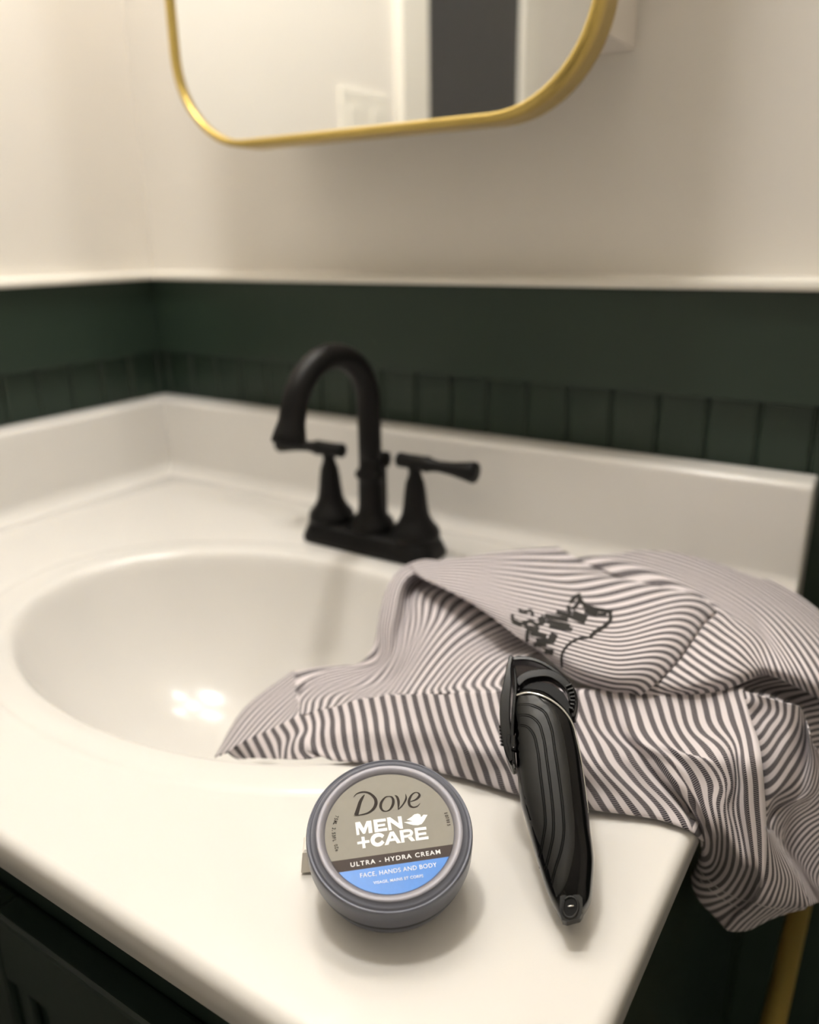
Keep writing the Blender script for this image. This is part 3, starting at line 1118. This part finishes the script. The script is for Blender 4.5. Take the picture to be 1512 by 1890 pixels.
    for k in range(7):
        t = k / 6
        x, y = 556 + 30 * math.sin(t * 2.4), 305 + 130 * t
        ribbon('comb_tooth', [(x, y), (x + 34 - 10 * t, y - 14 + 22 * t)], 9, 0.0045, 0.005, M['tr_grip'], guard)
    # slider on the left arm
    for k in range(6):
        y = 545 + 22 * k
        tube('slider_rib', [tp(140 + 3 * k, y, -0.003), tp(150 + 3 * k, y, 0.006)], 0.0008, M['tr_gloss'], guard, 8)
    ribbon('slider', [(205, 600), (200, 650), (212, 700), (218, 760)], 22, 0.0068, 0.004, M['tr_gloss'], guard)
    ribbon('slider_tip', [(234, 605), (234, 660), (238, 700)], 16, 0.0075, 0.003, M['tr_gloss'], guard)
    tube('lock_pin', [tp(228, 668, 0.006), tp(232, 690, 0.009)], 0.0013, M['tr_gloss'], guard, 10)


build_trimmer()

# ================================================================== STRIPED SHIRT
# Every column of a panel follows one stripe of the cloth (its number is the U coordinate), from fold to fold.
c1 = lambda *p: cr(390, 1200, 300 / 1512.0, p)
c2 = lambda *p: cr(660, 1000, 300 / 1512.0, p)
c3 = lambda *p: cr(900, 1000, 320 / 1512.0, p)
c5 = lambda *p: cr(1060, 1240, 252 / 1488.0, p)
c6 = lambda *p: cr(1260, 1200, 252 / 1512.0, p)
c7 = lambda *p: cr(1240, 1480, 272 / 1512.0, p)
c8 = lambda *p: cr(640, 1260, 320 / 1512.0, p)


def solve(pts):
    """points (px, py) or (px, py, 'z'|'y', value): depth is set where given and runs evenly in between"""
    ks = []
    for p in pts:
        if len(p) > 2:
            q = atz(p[0], p[1], p[3]) if p[2] == 'z' else aty(p[0], p[1], p[3])
            ks.append((q - CAM).dot(FWD))
        else:
            ks.append(None)
    t = [0.0]
    for a, b in zip(pts[:-1], pts[1:]):
        t.append(t[-1] + math.hypot(b[0] - a[0], b[1] - a[1]))
    known = [i for i, k in enumerate(ks) if k is not None]
    out = []
    for i, p in enumerate(pts):
        if ks[i] is None:
            lo = max([j for j in known if j < i], default=None)
            hi = min([j for j in known if j > i], default=None)
            if lo is None:
                k = ks[hi]
            elif hi is None:
                k = ks[lo]
            else:
                f = (t[i] - t[lo]) / max(1e-6, t[hi] - t[lo])
                k = ks[lo] + (ks[hi] - ks[lo]) * f
        else:
            k = ks[i]
        out.append(CAM + ray(p[0], p[1]) * k)
    return out


def zat(pts, i, z, mode='z'):
    pts = list(pts)
    pts[i] = (pts[i][0], pts[i][1], mode, z)
    return pts


shirt = empty('striped_shirt', (0.66, -0.25, 0.0))
tag(shirt, 'crumpled dark-and-white striped cotton shirt draped over the counter edge', 'shirt')
SHIRT_TREES = []


def panel(name, cols, nrow=60, sub=4, extra_front=None, extra_back=None, umap=None):
    """cols: list of (stripe number, 3-D polyline)"""
    C_ = []
    for s, P in cols:
        P = [V(p) for p in P]
        C_.append((s, catmull(P, nrow)))
    # interpolate across the stripes
    S, G = [], []
    n = len(C_)
    for k in range(n - 1):
        m = max(2, int(round(abs(C_[k + 1][0] - C_[k][0]) * sub)))
        for q in range(m if k < n - 2 else m + 1):
            f = q / m
            s = C_[k][0] + (C_[k + 1][0] - C_[k][0]) * f
            row = []
            for i in range(nrow):
                p1, p2 = C_[k][1][i], C_[k + 1][1][i]
                s1, s2_ = C_[k][0], C_[k + 1][0]
                h = s2_ - s1
                m1 = (p2 - C_[k - 1][1][i]) / (s2_ - C_[k - 1][0]) * h if k > 0 else (p2 - p1)
                m2 = (C_[k + 2][1][i] - p1) / (C_[k + 2][0] - s1) * h if k < n - 2 else (p2 - p1)
                f2, f3 = f * f, f * f * f
                row.append(p1 * (2 * f3 - 3 * f2 + 1) + m1 * (f3 - 2 * f2 + f) + p2 * (-2 * f3 + 3 * f2) + m2 * (f3 - f2))
            S.append(s)
            G.append(row)
    # mild smoothing of the grid so that the cloth has no kinks
    for _ in range(2):
        N_ = [[p.copy() for p in r] for r in G]
        for a in range(1, len(G) - 1):
            for i in range(1, nrow - 1):
                N_[a][i] = G[a][i] * 0.5 + (G[a - 1][i] + G[a + 1][i] + G[a][i - 1] + G[a][i + 1]) * 0.125
        G = N_
    if umap:
        S = [umap(s) for s in S]
    bm = bmesh.new()
    uvl = bm.loops.layers.uv.new('UVMap')
    vs = [[bm.verts.new(p) for p in r] for r in G]
    vlen = []
    for r in G:
        t = [0.0]
        for a, b in zip(r[:-1], r[1:]):
            t.append(t[-1] + (b - a).length * 1000)
        vlen.append(t)
    for a in range(len(G) - 1):
        for i in range(nrow - 1):
            f = bm.faces.new((vs[a][i], vs[a][i + 1], vs[a + 1][i + 1], vs[a + 1][i]))
            uvs = ((S[a], vlen[a][i]), (S[a], vlen[a][i + 1]), (S[a + 1], vlen[a + 1][i + 1]), (S[a + 1], vlen[a + 1][i]))
            for l, uv in zip(f.loops, uvs):
                l[uvl].uv = uv
    bm.normal_update()
    SHIRT_TREES.append(BVHTree.FromBMesh(bm))
    me = bpy.data.meshes.new(name)
    bm.to_mesh(me)
    bm.free()
    o = link(name, me, M['shirt'], shirt)
    so = o.modifiers.new('solidify', 'SOLIDIFY')
    so.thickness = 0.0007
    so.offset = 0.0
    return o


def back_ext(P, steps, first=True):
    """continue a stripe beyond a fold (hidden side): add offsets to its first or last point"""
    P = list(P)
    if first:
        o = P[0]
        return [o + V(s) for s in reversed(steps)] + P
    o = P[-1]
    return P + [o + V(s) for s in steps]


# ---- front roll: from its crest down to the counter, on the right over the edge
CZ = [(-14, -0.014), (-10, -0.002), (-6, 0.010), (-2, 0.020), (2, 0.028), (6, 0.034), (14, 0.040), (20, 0.040), (40, 0.042)]


def crest_z(s):
    for (a, za), (b, zb) in zip(CZ[:-1], CZ[1:]):
        if a <= s <= b:
            return za + (zb - za) * (s - a) / (b - a)
    return CZ[0][1] if s < CZ[0][0] else CZ[-1][1]


A = [
    (-14, c1((150, 950), (200, 990), (250, 1010)), -0.022),
    (-12, c1((310, 850), (350, 920), (395, 1005)), -0.016),
    (-10, c1((490, 770), (545, 880), (600, 1010)), -0.010),
    (-8, c1((650, 690), (720, 820), (700, 930), (690, 1010)), -0.004),
    (-6, c1((845, 600), (885, 740), (840, 850), (840, 930), (900, 1010)), 0.001),
    (-4, c1((1015, 560), (1040, 660), (1035, 800), (1055, 920), (1115, 1020)), 0.002),
    (-2, [(627, 1302), (632, 1323), (635, 1355), (641, 1387), (648, 1405)], 0.003),
    (0, [(665, 1291), (672, 1323), (677, 1355), (681, 1387), (686, 1408)], 0.003),
    (2, [(705, 1285), (713, 1323), (717, 1355), (726, 1387), (734, 1412)], 0.003),
    (4, [(744, 1282), (753, 1323), (761, 1355), (771, 1387), (784, 1419)], 0.003),
    (6, [(784, 1281), (795, 1323), (805, 1355), (817, 1387), (833, 1430)], 0.003),
    (8, [(823, 1280), (834, 1323), (845, 1355), (861, 1387), (872, 1419), (883, 1443)], 0.003),
    (10, [(862, 1279), (874, 1323), (885, 1355), (900, 1387), (917, 1419), (932, 1459)], 0.003),
    (12, [(902, 1278), (913, 1323), (925, 1355), (938, 1387), (957, 1425), (980, 1472)], 0.003),
    (14, [(941, 1277), (953, 1320), (968, 1360), (985, 1400), (1006, 1440), (1030, 1481)], 0.003),
    (16, [(982, 1276), (994, 1320), (1012, 1365), (1035, 1410), (1062, 1450), (1094, 1494)], 0.003),
    (18, [(1023, 1276), (1036, 1320), (1056, 1365), (1085, 1414), (1121, 1460), (1151, 1502)], 0.003),
    (20, c5((25, 215), (90, 480), (130, 570), (190, 680), (250, 800), (300, 920), (360, 1020), (450, 1130), (570, 1250), (700, 1380), (810, 1500), (880, 1600)), 0.003),
    (21, c5((130, 215), (170, 350), (205, 480), (235, 590), (300, 690), (380, 780), (440, 870), (510, 1000), (590, 1090), (700, 1230), (830, 1360), (950, 1500), (1030, 1640)), 0.003),
    (22, c5((255, 215), (300, 380), (345, 540), (400, 660), (480, 760), (570, 860), (640, 980), (730, 1100), (830, 1220), (950, 1340), (1080, 1480), (1170, 1600), (1240, 1725)), 0.002),
    (23, c5((375, 212), (420, 380), (470, 550), (525, 680), (600, 780), (700, 870), (780, 980), (860, 1100), (960, 1220), (1070, 1350), (1190, 1510), (1270, 1640), (1310, 1775)), -0.003),
]
colsA = []
for s, P, zb in A:
    P = zat(P, 0, crest_z(s))
    P = zat(P, len(P) - 1, zb)
    if len(P) > 4:
        # belly: the face bulges a little before it meets the counter
        m = len(P) // 2
        z0 = crest_z(s)
        P = zat(P, m, zb + (z0 - zb) * 0.52 + 0.001)
    Q = solve(P)
    if s >= -4:
        Q = back_ext(Q, [(0.000, 0.006, -0.0015), (0.0, 0.012, -0.009), (0.0, 0.014, -0.022)]) if s > 14 else Q
        Q = back_ext(Q, [(0.0, 0.004, -0.0016), (0.0, 0.012, -0.0022)], False)
    colsA.append((s, Q))
# stripes that run over the edge of the counter
OV = [
    (24, c5((500, 212), (545, 380), (590, 540), (640, 680), (720, 790), (840, 880), (920, 970), (1000, 1100), (1090, 1210), (1180, 1350), (1280, 1500)) + c7((255, 330), (292, 392))),
    (25, c5((630, 212), (690, 460), (750, 660), (850, 790), (980, 900), (1080, 1020), (1180, 1150), (1270, 1300)) + c7((190, 0), (280, 200), (328, 350), (342, 430), (322, 488), (296, 480))),
    (26, c5((755, 212), (800, 380), (850, 540), (910, 680), (990, 790), (1100, 880), (1190, 980), (1260, 1080), (1330, 1200)) + c7((310, 0), (375, 200), (402, 350), (408, 480), (380, 570), (330, 598), (288, 575))),
    (28, c5((1020, 212), (1060, 400), (1110, 580), (1170, 700), (1270, 830), (1370, 950)) + c6((200, 1180), (310, 1270), (390, 1390), (440, 1530)) +
     c7((470, 0), (500, 200), (518, 400), (508, 550), (470, 660), (400, 735), (330, 745), (255, 690))),
    (30, c6((90, 440), (125, 680), (165, 840), (235, 940), (330, 1000), (420, 1080), (490, 1200), (530, 1350), (550, 1550)) +
     c7((565, 0), (610, 250), (640, 450), (638, 600), (590, 750), (500, 850), (380, 900), (250, 868), (195, 800))),
    (31, c6((215, 440), (260, 650), (310, 830), (380, 920), (470, 1010), (545, 1130), (575, 1290), (585, 1500)) +
     c7((620, 0), (680, 350), (710, 550), (690, 700), (600, 850), (500, 945), (380, 970), (235, 935))),
    (32, c6((340, 440), (380, 620), (420, 800), (485, 910), (560, 1010), (605, 1150), (620, 1300), (635, 1500)) +
     c7((680, 0), (740, 400), (770, 600), (750, 720), (680, 850), (600, 960), (480, 1020), (310, 1050))),
    (33, c6((465, 440), (510, 620), (560, 800), (620, 950), (655, 1100), (675, 1300), (700, 1500)) +
     c7((765, 0), (805, 350), (832, 550), (830, 700), (780, 830), (700, 960), (580, 1050), (380, 1110))),
    (34, c6((590, 440), (640, 620), (700, 850), (740, 1050), (770, 1250), (800, 1450)) +
     c7((860, 0), (890, 300), (900, 550), (910, 700), (870, 830), (780, 980), (650, 1080), (455, 1185))),
    (34.75, c6((668, 445), (722, 650), (785, 850), (840, 1000), (872, 1200), (896, 1450)) +
     c7((957, 0), (970, 300), (968, 600), (950, 760), (890, 915), (790, 1045), (655, 1150), (535, 1268))),
]
for s, P in OV:
    n = len(P)
    P = zat(P, 0, crest_z(s))
    m1, m2 = int(n * 0.35), int(n * 0.66)
    P = zat(P, m1, 0.0305, 'z')
    P = zat(P, m2, -0.331 + 0.0008 * (s - 24), 'y')
    P = zat(P, n - 1, (-0.316 if s < 26 else -0.304) + 0.0024 * (s - 24), 'y')
    Q = solve(P)
    Q = back_ext(Q, [(0.000, 0.006, -0.0015), (0.0, 0.012, -0.009), (0.0, 0.014, -0.022)])
    if s < 25.5:
        Q = back_ext(Q, [(0.003, 0.006, -0.006), (0.004, 0.012, -0.014)], False)
    else:
        Q = back_ext(Q, [(0.000, 0.010, -0.001), (0.0, 0.030, 0.0)], False)
    colsA.append((s, Q))
front = panel('front_fold', colsA, 84, 3)

# ---- cloth behind the crest on the left: rises to the overhanging yoke, on the left it lies in the basin
LZ = {}
Lc = [
    (14, [(941, 1277), (930, 1252), (945, 1232), (965, 1216)], [0.040, 0.030, 0.034, 0.040]),
    (11, [(883, 1279), (880, 1252), (905, 1225), (938, 1205), (968, 1192)], [0.037, 0.026, 0.030, 0.036, 0.043]),
    (8, [(823, 1280), (830, 1256), (855, 1226), (895, 1195), (945, 1172)], [0.036, 0.020, 0.026, 0.034, 0.046]),
    (6, [(784, 1281), (795, 1260), (829, 1218), (868, 1185), (925, 1155)], [0.034, 0.016, 0.022, 0.032, 0.048]),
    (4, [(744, 1282), (757, 1264), (781, 1228), (811, 1188), (850, 1149), (882, 1125)], [0.031, 0.012, 0.018, 0.026, 0.036, 0.048]),
    (2, [(705, 1285), (729, 1268), (752, 1236), (774, 1198), (802, 1149), (830, 1098)], [0.028, 0.008, 0.012, 0.020, 0.034, 0.048]),
    (0, [(665, 1291), (700, 1271), (735, 1248), (752, 1214), (768, 1165), (795, 1080)], [0.024, 0.006, 0.004, 0.014, 0.030, 0.047]),
    (-2, [(627, 1302), (660, 1277), (705, 1257), (732, 1215), (745, 1150), (778, 1068)], [0.020, 0.002, -0.002, 0.010, 0.028, 0.046]),
    (-4, [(591, 1310), (610, 1279), (665, 1254), (712, 1227), (727, 1150), (766, 1058)], [0.015, -0.002, -0.006, 0.004, 0.026, 0.045]),
    (-6, [(557, 1319), (570, 1285), (600, 1262), (660, 1243), (705, 1222), (713, 1150), (760, 1050)], [0.010, -0.004, -0.008, -0.006, 0.004, 0.024, 0.044]),
    (-8, [(549, 1300), (558, 1268), (590, 1250), (650, 1235), (697, 1221), (702, 1150), (757, 1046)], [0.002, -0.006, -0.008, -0.006, 0.003, 0.022, 0.044]),
    (-10, [(546, 1240), (580, 1233), (640, 1228), (688, 1222), (694, 1190), (703, 1130), (755, 1043)], [-0.012, -0.012, -0.010, -0.004, 0.008, 0.024, 0.044]),
]
colsL = []
for s, P, Z in Lc:
    if -3 < s < 13:
        Z = Z[:-2] + [Z[-2] - 0.007, Z[-1] - 0.014]
    Q = solve([(p[0], p[1], 'z', z) for p, z in zip(P, Z)])
    Q = back_ext(Q, [(0.008, 0.010, 0.002), (0.02, 0.02, -0.001)], False)
    colsL.append((s, Q))
e = colsL[-1][1]
colsL.append((-13, [q + V((0.004, 0.012, -0.022)) for q in e]))
panel('shirt_side', colsL, 60, 5, umap=lambda s: s if s > 9 else 9 - (9 - s) * 1.3)

# ---- left tip lying into the basin
Tc = [
    (-6, [(557, 1319), (556, 1316), (554, 1312)], [0.010, 0.009, 0.008]),
    (-8, [(519, 1338), (536, 1320), (551, 1303)], [0.003, 0.003, 0.003]),
    (-10, [(487, 1353), (515, 1323), (549, 1290)], [-0.002, -0.002, -0.001]),
    (-12, [(451, 1369), (495, 1320), (548, 1272)], [-0.008, -0.006, -0.004]),
    (-14, [(418, 1389), (478, 1315), (546, 1256)], [-0.014, -0.012, -0.009]),
    (-16, [(399, 1396), (462, 1308), (545, 1244)], [-0.022, -0.018, -0.012]),
    (-18, [(396, 1399), (455, 1304), (543, 1237)], [-0.030, -0.026, -0.018]),
]
panel('fabric_tip', [(s, solve([(p[0], p[1], 'z', z) for p, z in zip(P, Z)])) for s, P, Z in reversed(Tc)], 40, 4)

# ---- yoke: the panel with the pocket and the print, stripes running to the right
Yc = [
    (0, [(757, 1044), (800, 1036), (860, 1028), (940, 1017), (1030, 1011)], [0.044, 0.046, 0.048, 0.050, 0.048]),
    (3, [(762, 1050), (830, 1043), (900, 1042), (1000, 1048), (1105, 1052)], [0.046, 0.050, 0.054, 0.056, 0.054]),
    (6, [(768, 1058), (850, 1058), (940, 1072), (1060, 1090), (1200, 1086)], [0.047, 0.053, 0.058, 0.060, 0.058]),
    (9, [(780, 1067), (870, 1080), (970, 1105), (1100, 1128), (1312, 1116)], [0.048, 0.055, 0.060, 0.062, 0.060]),
    (12, [(815, 1084), (900, 1108), (990, 1132), (1120, 1160), (1292, 1146)], [0.049, 0.055, 0.060, 0.062, 0.060]),
    (15, [(865, 1110), (940, 1138), (1020, 1160), (1130, 1185), (1268, 1180)], [0.050, 0.055, 0.059, 0.061, 0.059]),
    (18, [(910, 1140), (975, 1168), (1040, 1188), (1130, 1210), (1243, 1213)], [0.050, 0.054, 0.057, 0.059, 0.056]),
    (21, [(955, 1175), (1005, 1198), (1060, 1218), (1130, 1236), (1215, 1244)], [0.049, 0.051, 0.054, 0.055, 0.052]),
    (24, [(1000, 1205), (1035, 1226), (1080, 1246), (1130, 1260), (1184, 1270)], [0.046, 0.047, 0.049, 0.049, 0.046]),
    (26, [(1030, 1232), (1055, 1252), (1090, 1268), (1125, 1278), (1165, 1284)], [0.038, 0.038, 0.039, 0.039, 0.038]),
]
colsY = []
for s, P, Z in Yc:
    Q = solve([(p[0], p[1], 'z', z) for p, z in zip(P, Z)])
    if s > 5:
        Q = back_ext(Q, [(0.002, 0.001, -0.0025)], False)
    colsY.append((s, Q))
b0 = colsY[0][1]
hidden = [(-5, [q + V((0.0, 0.050, -0.044)) for q in b0]), (-2, [q + V((0.0, 0.020, -0.012)) for q in b0])]
yoke = panel('yoke', hidden + colsY, 60, 3)

# ---- right panel: stripes running down to the right, hem towards the front
Rc = [
    (-2, [(1150, 1290), (1165, 1292), (1180, 1294), (1195, 1296)], [0.036, 0.036, 0.036, 0.036]),
    (0, [(1183, 1266), (1200, 1272), (1215, 1277), (1232, 1281)], [0.044, 0.043, 0.042, 0.041]),
    (3, [(1215, 1240), (1240, 1256), (1262, 1268), (1285, 1276)], [0.050, 0.049, 0.047, 0.043]),
    (6, [(1245, 1206), (1280, 1232), (1310, 1252), (1338, 1264)], [0.053, 0.053, 0.051, 0.046]),
    (9, [(1270, 1174), (1312, 1203), (1350, 1228), (1378, 1246)], [0.056, 0.056, 0.054, 0.049]),
    (12, [(1294, 1142), (1340, 1172), (1378, 1204), (1402, 1236)], [0.057, 0.057, 0.056, 0.050]),
    (15, [(1311, 1112), (1362, 1150), (1402, 1190), (1424, 1240)], [0.057, 0.057, 0.056, 0.050]),
    (16.7, [(1235, 1082), (1330, 1118), (1405, 1172), (1448, 1250)], [0.055, 0.057, 0.055, 0.049]),
    (18.6, [(1150, 1046), (1280, 1082), (1390, 1145), (1472, 1262)], [0.051, 0.056, 0.055, 0.047]),
    (20.6, [(1090, 1026), (1230, 1050), (1380, 1120), (1498, 1276)], [0.047, 0.052, 0.054, 0.045]),
    (22.8, [(1160, 1019), (1270, 1046), (1400, 1112), (1535, 1292)], [0.045, 0.049, 0.051, 0.042]),
    (25.2, [(1230, 1019), (1320, 1050), (1430, 1112), (1580, 1306)], [0.043, 0.046, 0.047, 0.036]),
    (28.2, [(1300, 1034), (1380, 1068), (1470, 1122), (1620, 1310)], [0.040, 0.042, 0.042, 0.028]),
    (31.2, [(1380, 1062), (1440, 1090), (1510, 1140), (1660, 1310)], [0.036, 0.036, 0.034, 0.018]),
    (33.6, [(1440, 1082), (1480, 1104), (1530, 1144), (1690, 1310)], [0.030, 0.029, 0.026, 0.008]),
]
colsR = []
for s, P, Z in Rc:
    Q = solve([(p[0], p[1], 'z', z) for p, z in zip(P, Z)])
    Q = [q + V((0, 0, -0.0015)) if i == 0 and s < 16 else q for i, q in enumerate(Q)]
    Q = back_ext(Q, [(-0.006, 0.004, -0.0045)] if s < 16 else [(-0.012, -0.007, -0.003)] if s < 21 else [(-0.004, 0.012, -0.008), (-0.004, 0.03, -0.04)])
    Q = back_ext(Q, [(0.001, 0.003, -0.004)], False)
    colsR.append((s, Q))
e = colsR[-1][1]
colsR.append((36, [q + V((0.008, 0.006, -0.03)) for q in e]))
panel('hem_panel', colsR, 60, 3)

# ---- shaded inner cloth between the hem and the front roll
Uc = [
    (-2, c6((180, 440), (300, 390), (420, 330), (600, 260)), [0.039, 0.039, 0.041, 0.043]),
    (0, c6((300, 445), (450, 392), (600, 320), (860, 215)), [0.038, 0.037, 0.038, 0.040]),
    (1, c6((420, 452), (560, 382), (740, 300), (950, 235)), [0.038, 0.034, 0.035, 0.038]),
    (2, c6((520, 460), (700, 370), (850, 310), (1030, 270)), [0.038, 0.032, 0.033, 0.036]),
    (3, c6((640, 465), (780, 392), (900, 350), (1115, 305)), [0.038, 0.031, 0.032, 0.035]),
    (4, c6((740, 485), (870, 405), (1000, 370), (1200, 330)), [0.038, 0.030, 0.031, 0.034]),
    (5, c6((850, 515), (960, 432), (1100, 402), (1320, 370)), [0.038, 0.030, 0.030, 0.032]),
    (6, c6((980, 545), (1100, 462), (1250, 440), (1420, 405)), [0.037, 0.029, 0.029, 0.031]),
    (7, c6((1130, 595), (1220, 532), (1350, 490), (1530, 455)), [0.036, 0.027, 0.027, 0.029]),
    (8, c6((1250, 625), (1330, 582), (1430, 550), (1600, 505)), [0.035, 0.025, 0.025, 0.027]),
    (10, c6((1335, 700), (1400, 680), (1500, 660), (1680, 610)), [0.028, 0.022, 0.021, 0.022]),
    (13, c6((1400, 900), (1480, 880), (1560, 860), (1760, 800)), [0.016, 0.012, 0.010, 0.010]),
    (17, c6((1430, 1150), (1500, 1130), (1600, 1110), (1800, 1060)), [0.0, -0.004, -0.006, -0.008]),
]
panel('inner_fold', [(s, solve([(p[0], p[1], 'z', z) for p, z in zip(P, Z)])) for s, P, Z in Uc], 40, 4)

# ---- hanging side right of the placket edge
Ec = [
    (0, c6((672, 455), (680, 490), (690, 520))),
    (1, c6((760, 478), (775, 550), (715, 630))),
    (2, c6((850, 502), (872, 590), (800, 700), (735, 760))),
    (3, c6((945, 528), (965, 640), (880, 780), (775, 880))),
    (4, c6((1040, 550), (1055, 680), (960, 820), (815, 985))),
    (5, c6((1135, 580), (1135, 720), (1030, 900), (845, 1095))),
    (6, c6((1230, 600), (1205, 780), (1080, 980), (860, 1220))),
    (7, c6((1290, 625), (1280, 800), (1150, 1060), (870, 1370))),
    (8, c6((1312, 660), (1310, 950), (1180, 1200), (885, 1510))),
    (9, c6((1335, 690), (1350, 1000), (1210, 1340), (900, 1640))),
    (10, c6((1365, 760), (1380, 1200), (1210, 1500), (1000, 1650), (915, 1770))),
    (12, c6((1400, 880), (1430, 1300), (1310, 1580)) + c7((1060, 60), (985, 180), (975, 290))),
    (14, c6((1440, 1020), (1485, 1330), (1400, 1580)) + c7((1160, 60), (1060, 190), (1030, 300), (1075, 420))),
    (16, c6((1490, 1100), (1540, 1400), (1470, 1600)) + c7((1250, 60), (1140, 200), (1090, 330), (1130, 480), (1200, 620))),
    (18, c6((1560, 1200), (1590, 1450)) + c7((1420, 20), (1250, 140), (1150, 290), (1120, 390), (1180, 530), (1270, 720), (1330, 900))),
    (20, c6((1620, 1300), (1640, 1500)) + c7((1510, 60), (1310, 190), (1190, 340), (1160, 440), (1220, 580), (1310, 760), (1390, 960), (1400, 1060))),
    (22, c6((1690, 1400)) + c7((1600, 110), (1390, 250), (1260, 400), (1215, 500), (1270, 640), (1350, 800), (1430, 960), (1450, 1050))),
    (24, c6((1720, 1500)) + c7((1640, 190), (1460, 330), (1340, 470), (1290, 570), (1330, 690), (1400, 830), (1480, 1000), (1495, 1032))),
    (28, c7((1800, 200), (1720, 320), (1560, 480), (1450, 620), (1410, 720), (1450, 850), (1520, 960), (1560, 1015))),
    (32, c7((1900, 380), (1820, 480), (1680, 640), (1580, 780), (1550, 850), (1580, 920), (1620, 970), (1650, 985))),
]
colsE = []
for s, P in Ec:
    n = len(P)
    P = zat(P, 0, 0.0405 if s < 7 else 0.0405 - 0.004 * (s - 6), 'z') if s < 11 else zat(P, 0, -0.262, 'y')
    P = zat(P, n // 2, -0.258 - 0.0012 * min(s, 12), 'y')
    P = zat(P, n - 1, -0.262 - 0.0022 * min(s, 14) + 0.002 * max(0, min(s, 24) - 14), 'y')
    Q = solve(P)
    if s < 12:
        Q = back_ext(Q, [(-0.006, 0.003, -0.002)], False)
    colsE.append((s, Q))
panel('hanging_side', colsE, 60, 4)

# ---- gathered lower end
Fc = [
    (34.75, c7((966, 250), (970, 450), (968, 600), (950, 760), (890, 915), (790, 1045), (655, 1150), (535, 1268))),
    (36, c7((978, 280), (1010, 450), (1030, 600), (1030, 800), (960, 950), (850, 1080), (700, 1210), (580, 1305))),
    (37.5, c7((990, 290), (1030, 450), (1072, 600), (1100, 800), (1050, 970), (930, 1110), (800, 1220), (680, 1310))),
    (39.5, c7((1000, 290), (1060, 450), (1120, 600), (1185, 800), (1155, 970), (1050, 1110), (920, 1200), (800, 1290))),
    (41.5, c7((1006, 280), (1080, 440), (1160, 580), (1250, 800), (1245, 980), (1165, 1100), (1090, 1150), (1000, 1190))),
    (43.5, c7((1012, 275), (1110, 460), (1200, 620), (1310, 860), (1335, 1000), (1295, 1085), (1260, 1110), (1240, 1125))),
    (45, c7((1018, 272), (1125, 460), (1225, 640), (1340, 870), (1400, 1010), (1400, 1060), (1380, 1085), (1370, 1098))),
]
colsF = []
for s, P in Fc:
    n = len(P)
    f = (s - 34.75) / 10.5
    P = zat(P, 0, -0.314 + 0.010 * f, 'y')
    P = zat(P, n // 2, -0.317 + 0.022 * f, 'y')
    P = zat(P, n - 1, -0.279 + 0.012 * f, 'y')
    Q = solve(P)
    Q = back_ext(Q, [(0.0, 0.010, 0.001), (0.0, 0.03, 0.004)], False)
    colsF.append((s, Q))
panel('lower_gather', colsF, 60, 5)


# ---- stitching and print, laid on the cloth
def drape(px, py, lift=0.0006):
    d = ray(px, py)
    dn = d.normalized()
    best = None
    for t in SHIRT_TREES:
        h = t.ray_cast(CAM, dn)
        if h[0] is not None and (best is None or h[3] < best[3]):
            best = h
    if best is None:
        return None
    n = best[1]
    if n.dot(dn) > 0:
        n = -n
    return best[0] + n * lift


def stitches(pts, parent, r=0.00022):
    P = catmull([V((x, y, 0)) for x, y in pts], 50)
    Q = [drape(p.x, p.y) for p in P]
    Q = [q for q in Q if q is not None]
    if len(Q) > 3:
        tube('stitching', Q, r, M['thread'], parent, 6)


stitches(c7((300, 715), (420, 830), (560, 925), (700, 990), (800, 1015)), front)
stitches(c7((300, 800), (470, 950), (620, 1040), (750, 1110)), front)
stitches(c7((860, 1030), (1000, 1070), (1150, 1090)), front)


def ink(strokes, name='printed_emblem'):
    bm = bmesh.new()
    for st in strokes:
        w_ = st[0] * 1.35 * 320 / 1512.0
        P = catmull([V((x, y, 0)) for x, y in c3(*st[1:])], max(6, 5 * len(st)))
        a_, b_ = [], []
        for i, p in enumerate(P):
            t = (P[min(i + 1, len(P) - 1)] - P[max(i - 1, 0)]).normalized()
            qa = drape(p.x - t.y * w_ / 2, p.y + t.x * w_ / 2, 0.0007)
            qb = drape(p.x + t.y * w_ / 2, p.y - t.x * w_ / 2, 0.0007)
            if qa is None or qb is None:
                continue
            a_.append(bm.verts.new(qa))
            b_.append(bm.verts.new(qb))
        for i in range(len(a_) - 1):
            bm.faces.new((a_[i], a_[i + 1], b_[i + 1], b_[i]))
    return from_bm(name, bm, M['print_ink'], yoke)


ink([
    (26, (715, 540), (790, 480), (820, 530), (1090, 625)), (22, (800, 455), (790, 540), (740, 600)), (24, (1060, 605), (1075, 680), (1010, 750), (930, 800), (890, 850)),
    (16, (880, 840), (800, 850), (700, 910), (660, 970), (655, 1090)), (60, (740, 640), (860, 690)), (40, (850, 600), (960, 640)), (26, (700, 560), (720, 640)),
    (18, (830, 570), (960, 600)), (40, (460, 660), (500, 720)), (30, (500, 650), (700, 690)), (26, (520, 700), (720, 740)), (24, (540, 745), (740, 770)),
    (28, (600, 620), (730, 660)), (40, (370, 760), (450, 780)), (30, (380, 800), (520, 830)), (60, (540, 830), (600, 860)), (24, (360, 740), (360, 880), (520, 900)),
    (22, (220, 640), (225, 690), (300, 740)), (20, (280, 590), (300, 620), (380, 610), (400, 660)), (24, (300, 720), (380, 700), (440, 730), (480, 700)), (20, (340, 690), (340, 760)),
    (34, (480, 940), (580, 970)), (30, (430, 860), (560, 880)), (18, (230, 690), (350, 740)), (18, (960, 640), (1040, 640)),
])
